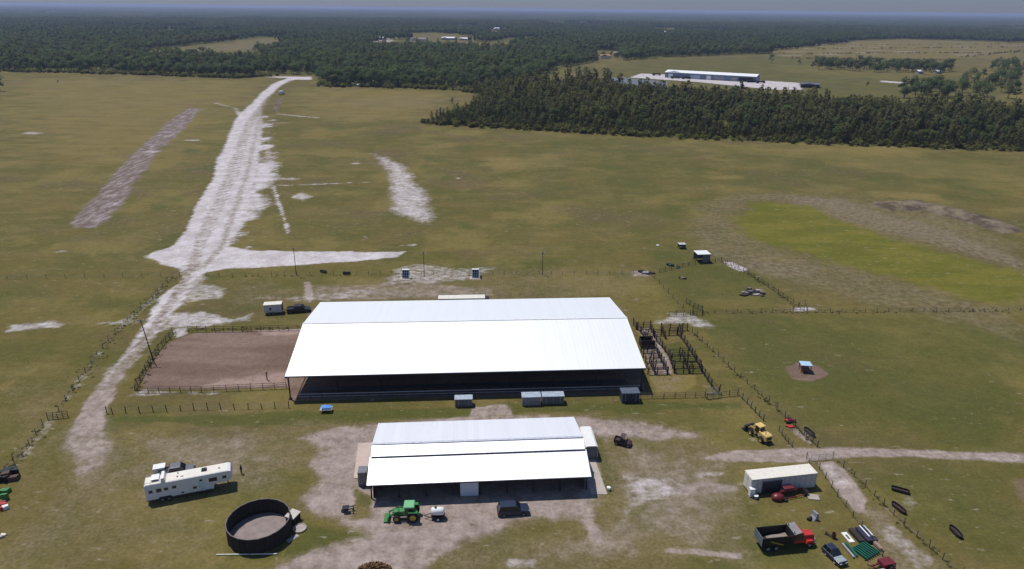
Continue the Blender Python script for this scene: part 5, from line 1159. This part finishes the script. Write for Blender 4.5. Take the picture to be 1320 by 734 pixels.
fence('pipe_gate', 'three-panel dark pipe gate standing open left of the road', [[(62, 541), (75, 540), (88, 538)]], 1.1, 1.5, .12, (.25, .6, .95, 1.4), .06, STEEL, None, 'gate', 'rail')
fence('arena_fence', 'dark pipe fence around the red-brown outdoor riding arena', [[(243, 428), (300, 428), (384, 426)], [(223, 430), (205, 452), (188, 478), (174, 504), (178, 507), (260, 506), (370, 501)]], 2.35, 1.5, .13, (.5, .95, 1.42), .06, DWOOD)
fence('wire_fence', 'thin fence slanting away from the scrap heap beyond the largest barn', [[(838, 353), (850, 366), (880, 398)]], 3.6, 1.3, .14, (.5, 1.0), .025, DWOOD, WIRE)
fence('small_pen', 'small dark pipe pen on pale sand above the cattle pens', [[(884, 391), (894, 397), (905, 401), (905, 407), (890, 407), (862, 408)], [(905, 401), (893, 401), (893, 407)]], 1.7, 1.5, .14, (.4, .9, 1.4), .06, STEEL, None, 'pen', 'rail')
fence('wire_fence', 'dark fence from the white roofed shelter curving down to the right', [[(850, 352), (880, 344), (896, 341)], [(914, 340), (930, 337), (945, 342), (965, 354), (990, 371), (1022, 392), (1036, 401)]], 2.6, 1.35, .15, (.4, .8, 1.2), .05, DWOOD, DWOOD)
fence('small_pen', 'short pale rail pen at the right end of the curving fence', [[(1022, 402), (1022, 395), (1038, 393), (1040, 401), (1022, 402)]], 1.8, 1.4, .12, (.5, 1.2), .05, WOOD_, None, 'pen', 'rail')
fence('wire_fence', 'straight dark fence crossing the right pasture in front of the wet hollow', [[(906, 404), (1040, 403), (1160, 402), (1330, 401)]], 3.3, 1.2, .12, (.5, .9), .035, PGREY, PGREY)
fence('wire_fence', 'post fence slanting from the pale sand to the gravel track', [[(892, 429), (905, 441), (926, 460), (939, 473), (955, 488), (972, 502), (1012, 538), (1054, 576)]], 3., 1.4, .13, (.5, 1.0), .03, PGREY, WIRE)
fence('wire_fence', 'post fence slanting down from the corral corner to the yellow loader', [[(951, 509), (963, 521), (984, 543)]], 1.6, 1.45, .17, (.4, .8, 1.2), .05, DWOOD, WIRE)
fence('board_fence', 'pale rail fence along the right front of the largest barn to the corral corner', [[(826, 514), (870, 513), (909, 512), (911, 515), (929, 512), (951, 510)]], 2.3, 1.4, .14, (.4, .8, 1.25), .06, WOOD_, WOOD_, 'fence', 'rail')
fence('pipe_gate', 'double pale gate with lower rails beside the corral corner', [[(910, 508), (927, 507.5)], [(911, 514), (927, 513)]], 1.3, 1.4, .1, (.3, .7, 1.1, 1.35), .05, GALV, None, 'gate', 'rail')
fence('lane_fence', 'left post fence of the fenced lane beside the storage trailer', [[(1040, 592), (1043, 600), (1056, 606), (1080, 641), (1110, 681), (1152, 737)]], 2.7, 1.45, .13, (.5, 1.0), .03, PGREY, WIRE)
fence('lane_fence', 'right post fence of the fenced lane beside the black troughs', [[(1074, 590), (1115, 628), (1165, 678), (1215, 722), (1240, 742)]], 2.6, 1.45, .13, (.5, 1.0), .03, PGREY, WIRE)
fence('pipe_gate', 'thin pipe gate closing the top of the fenced lane', [[(1046, 594), (1073, 592)]], 1.5, 1.25, .08, (.3, .7, 1.15), .05, GALV, None, 'gate', 'rail')
fence('rail_panel', 'short pale rail panel between yellow loader and fence', [[(1004, 556), (1012, 567), (1021, 577)]], 1.2, 1.4, .13, (.5, 1.0), .06, WOOD_, WOOD_, 'rail panel', 'rail')
fence('rail_panel', 'short rail panel next to the oval trough above the gravel track', [[(1036, 562), (1053, 576)]], 1.3, 1.4, .13, (.5, 1.0), .06, WOOD_, WOOD_, 'rail panel', 'rail')
# cattle pens: one braced structure
fence('cattle_pens', 'maze of dark timber cattle pens with tall posts right of the largest barn', [
    [(878, 437), (889, 453), (898, 468), (904, 479), (917, 499), (926, 508)], [(838, 424), (846, 441), (854, 449), (861, 459), (869, 481)], [(832, 437), (843, 448), (850, 462), (855, 471), (860, 483)],
    [(863, 459), (887, 458)], [(866, 466), (897, 466)], [(869, 475), (903, 474)], [(869, 482), (905, 481)], [(879, 459), (888, 482)], [(842, 433), (873, 432)], [(852, 426), (886, 426)], [(852, 426), (857, 437)], [(873, 432), (878, 437)], [(880, 426), (873, 432)],
    [(826, 455), (843, 455)], [(829, 461), (849, 461)], [(832, 468), (852, 467)], [(834, 475), (855, 475)], [(835, 483), (860, 483)], [(837, 468), (844, 483)], [(817, 420), (826, 430), (830, 436)], [(820, 425), (838, 424)], [(826, 430), (843, 436)]],
    2.05, 2.05, .24, (.35, .8, 1.25, 1.7), .09, DWOOD, DWOOD, 'cattle pens', 'rail')
ch = thing('loading_chute', 'dark boarded loading chute among the left cattle pens', 'chute', at(835, 449), rz)
mb = MB()
for s in (0, 2.4): mb.box(-1.6, 1.7, s-.06, s+.06, .1, 2.0)
mb.box(-1.6, -1.5, .07, 2.33, .1, 1.7); mb.build('side_board', DWOOD, ch)
mb = MB(); mb.hexa([(-1.45, .08, .05), (1.7, .08, .05), (1.7, 2.3, .05), (-1.45, 2.3, .05), (-1.45, .08, 1.1), (1.7, .08, .2), (1.7, 2.3, .2), (-1.45, 2.3, 1.1)]); mb.build('ramp', STEEL, ch)

# ------------------------------------------------------------------ round pen
c_ = at(335.5, 687); rpn = thing('round_pen', 'dark round pen with tall solid walls and a grey sand floor', 'round pen', (c_.x, c_.y, 0))
pr = (at(377.5, 687)-at(294.5, 687)).length/2-.25; ph = 2.65; n = 20
PEN = ribbed('pen_boards', (.034, .027, .026), .8, 0, .3, 'X', (.055, .04, .036), .2, .15)
for k in range(n):
    a0, a1 = 2*math.pi*k/n, 2*math.pi*(k+1)/n; p0, p1 = Vector((math.cos(a0), math.sin(a0), 0))*pr, Vector((math.cos(a1), math.sin(a1), 0))*pr
    mb = MB(); l = (p1-p0).length; mb.box(.03, l-.03, -.05, .05, .06, ph); o = mb.build('wall_panel', PEN, rpn); o.location = p0; o.rotation_euler = (0, 0, math.atan2(p1.y-p0.y, p1.x-p0.x))
    o = obj('post', post_mesh(ph+.03, .13, DWOOD), rpn); o.location = p0*1.008
mb = MB(); mb.add([(math.cos(2*math.pi*k/n)*(pr-.08), math.sin(2*math.pi*k/n)*(pr-.08), .09) for k in range(n)], [tuple(range(n))]); mb.build('floor', M('pen_sand', (.26, .215, .20), .95, .1, 0, .18, .8, bump=.5), rpn)
for k in range(n):
    a0, a1 = 2*math.pi*k/n, 2*math.pi*(k+1)/n
mb = MB()
for k in range(n): a0, a1 = 2*math.pi*k/n, 2*math.pi*(k+1)/n; mb.bar((math.cos(a0)*pr, math.sin(a0)*pr, ph+.04), (math.cos(a1)*pr, math.sin(a1)*pr, ph+.04), .14, .07)
mb.build('top_rail', M('pale_edge', (.14, .12, .12), .8), rpn)
tp = thing('white_pipe', 'long thin cream pipe lying on the grass along the bottom of the round pen', 'pipe', at(279, 716))
q = at(357, 715)-at(279, 716); mb = MB(); mb.cyl((0, 0, .12), (q.x, q.y, .12), .09, n=8); mb.build('tube', CREAM, tp); mb = MB(); mb.cyl((q.x*.995, q.y, .12), (q.x*1.01, q.y, .12), .13, n=8); mb.build('end_cap', GREY, tp)
mb = MB(); mb.box(-.7, .7, -.9, .9, .1, 1.25); m2 = MB(); m2.hexa([(-.8, -1., 1.253), (.8, -1., 1.253), (.8, 1., 1.253), (-.8, 1., 1.253), (-.8, -1., 1.5), (.8, -1., 1.33), (.8, 1., 1.33), (-.8, 1., 1.5)])
m3 = MB(); m3.box(-.6, .6, -.8, .8, 0, .1)
simple('feed_bin', 'small dark shed-like bin with a pale lid against the right side of the round pen', 'bin', 378.5, 672, -.35, [('body', DWOOD, mb), ('lid', M('pale_lid', (.52, .48, .43), .6), m2), ('base', STEEL, m3)])
mb = MB(); mb.lathe([(.02, -.02), (1.0, 0), (1.05, .25), (.92, .27), (.9, .1), (.02, .1)], 20); m2 = MB(); m2.lathe([(.02, .18), (.88, .18)], 20)
simple('water_tub', 'low round pale tub on the grass right of the round pen', 'tub', 386.5, 682, 0, [('rim', CONC, mb), ('fill', M('tub_sand', (.36, .31, .29), .9), m2)])
mb = MB(); mb.prism([(-1.0, .0), (.9, .0), (.7, .08), (-.8, .1)], -.35, .35); m2 = MB(); m2.box(-.75, -.1, -.25, .25, .1, .16); m2.box(.15, .6, -.22, .2, .09, .14)
simple('concrete_slab', 'broken pale slab lying at the lower right of the round pen', 'slab', 378, 694, .9, [('slab_top', CONC, mb), ('piece', GREY, m2)])
# wheelbarrow
wbw = thing('wheelbarrow', 'small black wheelbarrow with handles on the dirt between round pen and barn', 'wheelbarrow', at(448, 660), 0.12)
mb = MB(); mb.frus((-.55, .15, -.3, .3, .35), (-.75, .3, -.45, .45, .95)); mb.build('tub', BLACK, wbw); 
for s in (-1, 1): mb = MB(); mb.bar((-.7, s*.25, .45), (1.15, s*.32, .9), .1, .14); mb.build('handle', BLACK, wbw); mb = MB(); mb.bar((.9, s*.32, .8), (.95, s*.36, 0), .12); mb.build('leg', BLACK, wbw)
wheel(wbw, -.75, 0, .26, .18)
# brush pile at bottom edge
bp_ = thing('brush_pile', 'brown heap of dead brush at the bottom edge of the yard', 'brush pile', at(482, 738))
g = np.random.default_rng(77); n_ = 700; th_ = g.uniform(0, 6.28, n_); r_ = 2.4*np.sqrt(g.random(n_)); cc_ = np.stack([np.cos(th_)*r_*1.1, np.sin(th_)*r_*.8, g.random(n_)*1.15*(1-(r_/2.5)**2)], 1)
v_, q_ = leaf_quads(cc_, .22*g.uniform(.5, 1.4, n_), g); obj('dead_leaves', np_mesh('dead_leaves', v_, q_, [M('dead_leaf', (.17, .095, .048), .9, .1, 0, .45, 2.5)], smooth=False), bp_)
mb = MB()
for k in range(26): a_ = g.uniform(0, 6.28); rr_ = g.uniform(.6, 2.3); mb.cyl((math.cos(a_)*rr_*.2, math.sin(a_)*rr_*.2, .2), (math.cos(a_)*rr_, math.sin(a_)*rr_*.8, g.uniform(.3, 1.3)), .05, .015, 5)
mb.build('branch', BARK, bp_)
# person
def person(px, py, rz_, label):
    t = thing('person', label, 'person', at(px, py), rz_)
    J = [((0, 0, .95), .15), ((0, .01, 1.2), .145), ((0, 0, 1.42), .13), ((0, .01, 1.52), .06), ((.0, .02, 1.63), .10), ((0, .02, 1.72), .085),
         ((.19, 0, 1.42), .06), ((.26, .03, 1.14), .048), ((.24, .14, .92), .036), ((.24, .19, .84), .03), ((-.19, 0, 1.42), .06), ((-.26, .0, 1.14), .048), ((-.27, .06, .88), .036), ((-.27, .09, .80), .03),
         ((.10, 0, .88), .10), ((.12, .06, .48), .068), ((.12, -.02, .08), .045), ((.12, .16, .04), .04), ((-.10, 0, .88), .10), ((-.12, -.02, .48), .068), ((-.12, -.10, .08), .045), ((-.12, .08, .04), .04)]
    E = [(0, 1), (1, 2), (2, 3), (3, 4), (4, 5), (2, 6), (6, 7), (7, 8), (8, 9), (2, 10), (10, 11), (11, 12), (12, 13), (0, 14), (14, 15), (15, 16), (16, 17), (0, 18), (18, 19), (19, 20), (20, 21)]
    me = bpy.data.meshes.new('p'); me.from_pydata([j[0] for j in J], E, []); o = bpy.data.objects.new('p', me); COL.objects.link(o)
    o.modifiers.new('s', 'SKIN'); sv = me.skin_vertices[0].data
    for k, j in enumerate(J): sv[k].radius = (j[1], j[1]*.85); sv[k].use_root = (k == 0)
    o.modifiers.new('u', 'SUBSURF').levels = 2
    dg = bpy.context.evaluated_depsgraph_get(); nm = bpy.data.meshes.new_from_object(o.evaluated_get(dg)); bpy.data.objects.remove(o)
    nm.name = 'body'
    for m in (M('skin', (.42, .26, .19), .6), M('black_shirt', (.022, .022, .026), .8), M('dark_jeans', (.03, .035, .05), .85), BLACK): nm.materials.append(m)
    for p in nm.polygons:
        z = p.center.z; p.use_smooth = True; p.material_index = 0 if z > 1.53 or (z < .9 and abs(p.center.x) > .2) else 1 if z > .93 or abs(p.center.x) > .215 else 2 if z > .1 else 3
    obj('body', nm, t)
    mb = MB(); mb.lathe([(.02, 1.84), (.10, 1.82), (.13, 1.75), (.125, 1.69), (.115, 1.66)], 14, 0, 'Z', (0, .01, 0)); mb.build('hat', BLACK, t, smooth=True); return t
person(311.5, 611, -1.9, 'person in dark clothes standing on the grass right of the long horse trailer')
simple('white_bucket', 'white bucket in the grass by the end of the concrete walk', 'bucket', 784.5, 632, 0, [('tub', WHITE, MB().lathe([(.02, 0), (.26, 0), (.34, .6), (.3, .6), (.24, .06)], 14)), ('lid', WHITE, MB().lathe([(.33, .603), (.02, .64)], 14))])

# ------------------------------------------------------------------ far buildings
def shed(name, label, pl, pr, d, he, hr, wall, roof, cat='building', doors=0, rzo=None):
    a, b = at(*pl), at(*pr); l = (b-a).length; t = thing(name, label, cat, a, math.atan2(b.y-a.y, b.x-a.x))
    mb = MB(); mb.box(0, l, 0, d, 0, he); mb.build('wall', wall, t)
    mb = MB()
    for (y0, z0, y1, z1) in ((-.6, he, d/2, hr), (d/2, hr, d+.6, he)): mb.hexa([(-.6, y0, z0+.02), (l+.6, y0, z0+.02), (l+.6, y1, z1+.02), (-.6, y1, z1+.02), (-.6, y0, z0+.25), (l+.6, y0, z0+.25), (l+.6, y1, z1+.25), (-.6, y1, z1+.25)])
    mb.prism([(0, he), (d, he), (d/2, hr)], 0, .2); mb.build('roof', roof, t)
    for k in range(doors): mb = MB(); x = l*(k+.3)/doors; mb.box(x, x+l/doors*.45, -.15, -.01, 0, he*.7); mb.build('door', DIM, t)
    return t
BLW = M('blue_wall', (.16, .21, .31), .5, .4, 0, .1, .05)
wh = shed('warehouse', 'long white-roofed warehouse with blue-grey walls on a pale apron in the far field', (857, 100), (974, 106.5), 22, 6.0, 8.0, BLW, M('far_white_roof', (.86, .86, .86), .5, .5, .1, .03), doors=0)
lw = (at(857, 100)-at(974, 106.5)).length
for f0, f1, mt in ((.04, .09, WHITE), (.28, .40, M('door_blue', (.40, .47, .58), .5)), (.47, .52, WHITE), (.56, .66, GREY), (.74, .80, GREY), (.82, .97, DIM)):
    mb = MB(); mb.box(lw*f0, lw*f1, -.2, -.01, 0.02, 4.6); mb.build('door', mt, wh)
shed('equipment_shed', 'dark low shed at the right end of the white apron by the warehouse', (1032, 113), (1056, 114), 16, 3.2, 4.6, DIM, M('slate_roof', (.10, .10, .13), .6))
for px, py, l in ((870, 101.5, 'dark trailer parked at the left end of the warehouse'), (884, 102, 'second dark trailer parked near the left end of the warehouse'), (968, 106.5, 'dark truck parked at the right end of the warehouse'), (980, 107.5, 'dark truck standing just past the right end of the warehouse'), (846, 97.5, 'flat dark trailer parked behind the left end of the apron')):
    p_ = at(px, py); t = thing('parked_truck', l, 'truck', (p_.x, p_.y, 0), .15); mb = MB(); mb.box(-5, 3, -1.2, 1.2, 1., 2.6); mb.build('body', DIM, t); mb = MB(); mb.frus((3.2, 5.4, -1.1, 1.1, .6), (3.3, 4.9, -1., 1., 2.7)); mb.build('cab', NAVY, t)
    for xx in (-3.8, -2.6, 4.2):
        for s in (-1.05, 1.05): mb = MB(); mb.cyl((xx, s-.15, .5), (xx, s+.15, .5), .5, n=10); mb.build('wheel', RUBBER, t)
slab_poly('pond', [(784, 101), (800, 100), (862, 106), (858, 112), (800, 109)], .03, M('pond_water', (.13, .135, .15), .55, .3), 'grey pond behind the near pine wood')
FW = M('far_white', (.80, .80, .80), .5, .4)
for nm, l, a_, b_, d, he, hr, wl_, rf in (
    ('barn', 'left white-roofed barn alone in the forest clearing', (482, 51.5), (495, 51.5), 16, 4, 6.5, GREY, FW), ('barn', 'white-roofed barn at the right of the wide forest clearing', (569, 51.5), (585, 52), 18, 4.5, 7, GREY, FW), ('barn', 'smaller white-roofed shed right of the pair in the forest clearing', (592, 52), (603, 52.5), 14, 4, 6, GREY, FW),
    ('barn', 'white-roofed building far in the forest above the clearings', (636, 39.5), (653, 40), 30, 6, 10, GREY, FW), ('barn', 'white dot of a roof deep in the forest above the warehouse', (854, 44.5), (866, 44.8), 26, 6, 10, GREY, FW),
    ('house', 'house with a brownish roof in the wide forest clearing', (530, 53), (550, 53), 16, 4, 7, CREAM, M('brown_roof', (.24, .20, .17), .8)),
    ('house', 'house with orange-brown roof beyond the field', (774, 76), (787, 76), 14, 4, 6.5, CREAM, M('orange_roof', (.30, .16, .09), .8)), ('house', 'pale house with grey-brown roof beside the orange roofed one', (791, 72), (803, 72.5), 13, 4, 6.5, CREAM, M('tan_roof', (.30, .25, .22), .8)),
    ('house', 'pale house among trees left of the orange roofed one', (722, 71), (730, 70.5), 12, 5, 7, CREAM, M('pale_roof', (.38, .34, .31), .8)), ('house', 'small white house on the field edge right of the orange roof', (842, 70), (849, 70), 10, 3, 5, WHITE, FW),
    ('house', 'white shed left of the pair by the right hedgerow', (1184, 95.5), (1190, 95.5), 9, 3, 4.5, GREY, FW), ('house', 'white shed right of the pair by the right hedgerow', (1208, 95.5), (1214, 95.5), 9, 3, 4.5, GREY, FW),
    ('house', 'tiny white shed at the left end of the front treeline', (461, 112.5), (464, 112.5), 4, 2.2, 3, WHITE, FW), ('barn', 'pale roof in the deep forest at upper left', (222, 33.5), (230, 33.2), 24, 8, 12, GREY, M('mauve_roof', (.4, .38, .42), .7))):
    shed(nm, l, a_, b_, d, he, hr, wl_, rf, nm)
p_ = at(363, 122); wt = thing('white_truck', 'white truck body parked beside the far end of the road', 'truck', (p_.x, p_.y, 0), 1.3)
mb = MB(); mb.box(-3.5, 2.2, -1.2, 1.2, .9, 3.2); mb.build('body', WHITE, wt); mb = MB(); mb.frus((2.3, 4.2, -1.1, 1.1, .6), (2.3, 3.6, -1., 1., 2.6)); mb.build('cab', WHITE, wt)
for xx in (-2.2, 3.2):
    for s in (-1.05, 1.05): mb = MB(); mb.cyl((xx, s-.15, .5), (xx, s+.15, .5), .5, n=10); mb.build('wheel', RUBBER, wt)

# weeds along fences and in the rough grass
wl_ = []
for run, n_, s_ in (([(222, 358), (197, 385), (165, 415), (140, 440), (110, 480), (76, 530)], 420, 1.0), ([(223, 430), (205, 452), (188, 478), (174, 504)], 260, .7), ([(892, 429), (926, 460), (955, 488), (1012, 538), (1054, 576)], 260, .6), ([(930, 337), (965, 354), (1022, 392)], 200, .8), ([(266, 357), (400, 356), (520, 354)], 120, .6), ([(243, 426), (384, 424)], 160, .5), ([(55, 548), (18, 596), (4, 612)], 120, .8), ([(906, 404), (1330, 401)], 320, .6), ([(1074, 590), (1165, 678), (1240, 742)], 120, .4),):
    g = np.array(G(run)); seg = np.linalg.norm(np.diff(g, axis=0), axis=1); cum = np.r_[0, np.cumsum(seg)]; q = rng.uniform(0, cum[-1], n_)
    wl_.append(np.stack([np.interp(q, cum, g[:, 0]), np.interp(q, cum, g[:, 1])], 1)+rng.normal(0, s_, (n_, 2)))
wl_ = np.concatenate(wl_); wl_ = wl_[rng.random(len(wl_)) < .55]; scatter('weeds', 'weed', wl_, rng.uniform(.2, .6, len(wl_)), 'tufts of weeds along the fence lines')

# ------------------------------------------------------------------ air, sky, light, camera
hm = bpy.data.materials.new('haze_air'); hm.use_nodes = True; hm.node_tree.nodes.clear()
pv = hm.node_tree.nodes.new('ShaderNodeVolumePrincipled'); ho = hm.node_tree.nodes.new('ShaderNodeOutputMaterial'); hm.node_tree.links.new(pv.outputs[0], ho.inputs['Volume'])
pv.inputs['Color'].default_value = (.52, .61, .90, 1); pv.inputs['Density'].default_value = 8.5e-5; pv.inputs['Anisotropy'].default_value = .1
hz = MB(); hz.box(-27500, 27500, -900, 28000, -2, 79); tag(hz.build('haze', hm), 'thin blue haze over the far forest', 'haze', kind='stuff')
S = Vector((-.300, .262, .917)).normalized()
sun = bpy.data.lights.new('sun', 'SUN'); sun.energy = 3.85; sun.angle = R(.53); sun.color = (1., .955, .90)
so_ = bpy.data.objects.new('sun', sun); COL.objects.link(so_); so_.rotation_euler = S.to_track_quat('Z', 'Y').to_euler()
w = bpy.data.worlds.new('World'); SC.world = w; w.use_nodes = True; nt = w.node_tree; nt.nodes.clear()
sk = nt.nodes.new('ShaderNodeTexSky'); sk.sky_type = 'NISHITA'; sk.sun_disc = False; sk.sun_elevation = math.asin(S.z); sk.sun_rotation = math.atan2(S.x, S.y)
sk.air_density = 1.; sk.dust_density = .2; sk.ozone_density = 4.
bg = nt.nodes.new('ShaderNodeBackground'); bg.inputs[1].default_value = .085; wo = nt.nodes.new('ShaderNodeOutputWorld'); 
tcw = nt.nodes.new('ShaderNodeTexCoord'); sxw = nt.nodes.new('ShaderNodeSeparateXYZ'); nt.links.new(tcw.outputs['Generated'], sxw.inputs[0])
mrw = nt.nodes.new('ShaderNodeMapRange'); mrw.interpolation_type = 'SMOOTHSTEP'
for i_, v_ in zip((1, 2, 3, 4), (.0, .30, 1., 0.)): mrw.inputs[i_].default_value = v_
nt.links.new(sxw.outputs[2], mrw.inputs[0])
mxw = nt.nodes.new('ShaderNodeMix'); mxw.data_type = 'RGBA'; mxw.blend_type = 'MULTIPLY'; mxw.inputs[7].default_value = (.38, .45, .74, 1)
nt.links.new(mrw.outputs[0], mxw.inputs[0]); nt.links.new(sk.outputs[0], mxw.inputs[6]); nt.links.new(mxw.outputs[2], bg.inputs[0]); nt.links.new(bg.outputs[0], wo.inputs[0])
cam = bpy.data.cameras.new('camera'); co_ = bpy.data.objects.new('camera', cam); COL.objects.link(co_); SC.camera = co_
cam.sensor_fit = 'HORIZONTAL'; cam.sensor_width = 36; cam.lens = F/W*36; cam.clip_start = .5; cam.clip_end = 60000
m3 = Matrix((Vector(_r), Vector(_u), Vector(-_f))).transposed(); co_.matrix_world = Matrix.Translation((0, 0, HC)) @ m3.to_4x4()
SC.view_settings.view_transform = 'Standard'; SC.view_settings.look = 'None'; SC.view_settings.exposure = 0.; SC.view_settings.gamma = 1; SC.view_settings.use_curve_mapping = False
SC.cycles.max_bounces = 5; SC.cycles.diffuse_bounces = 3; SC.cycles.glossy_bounces = 2; SC.cycles.volume_bounces = 0; SC.cycles.transparent_max_bounces = 8
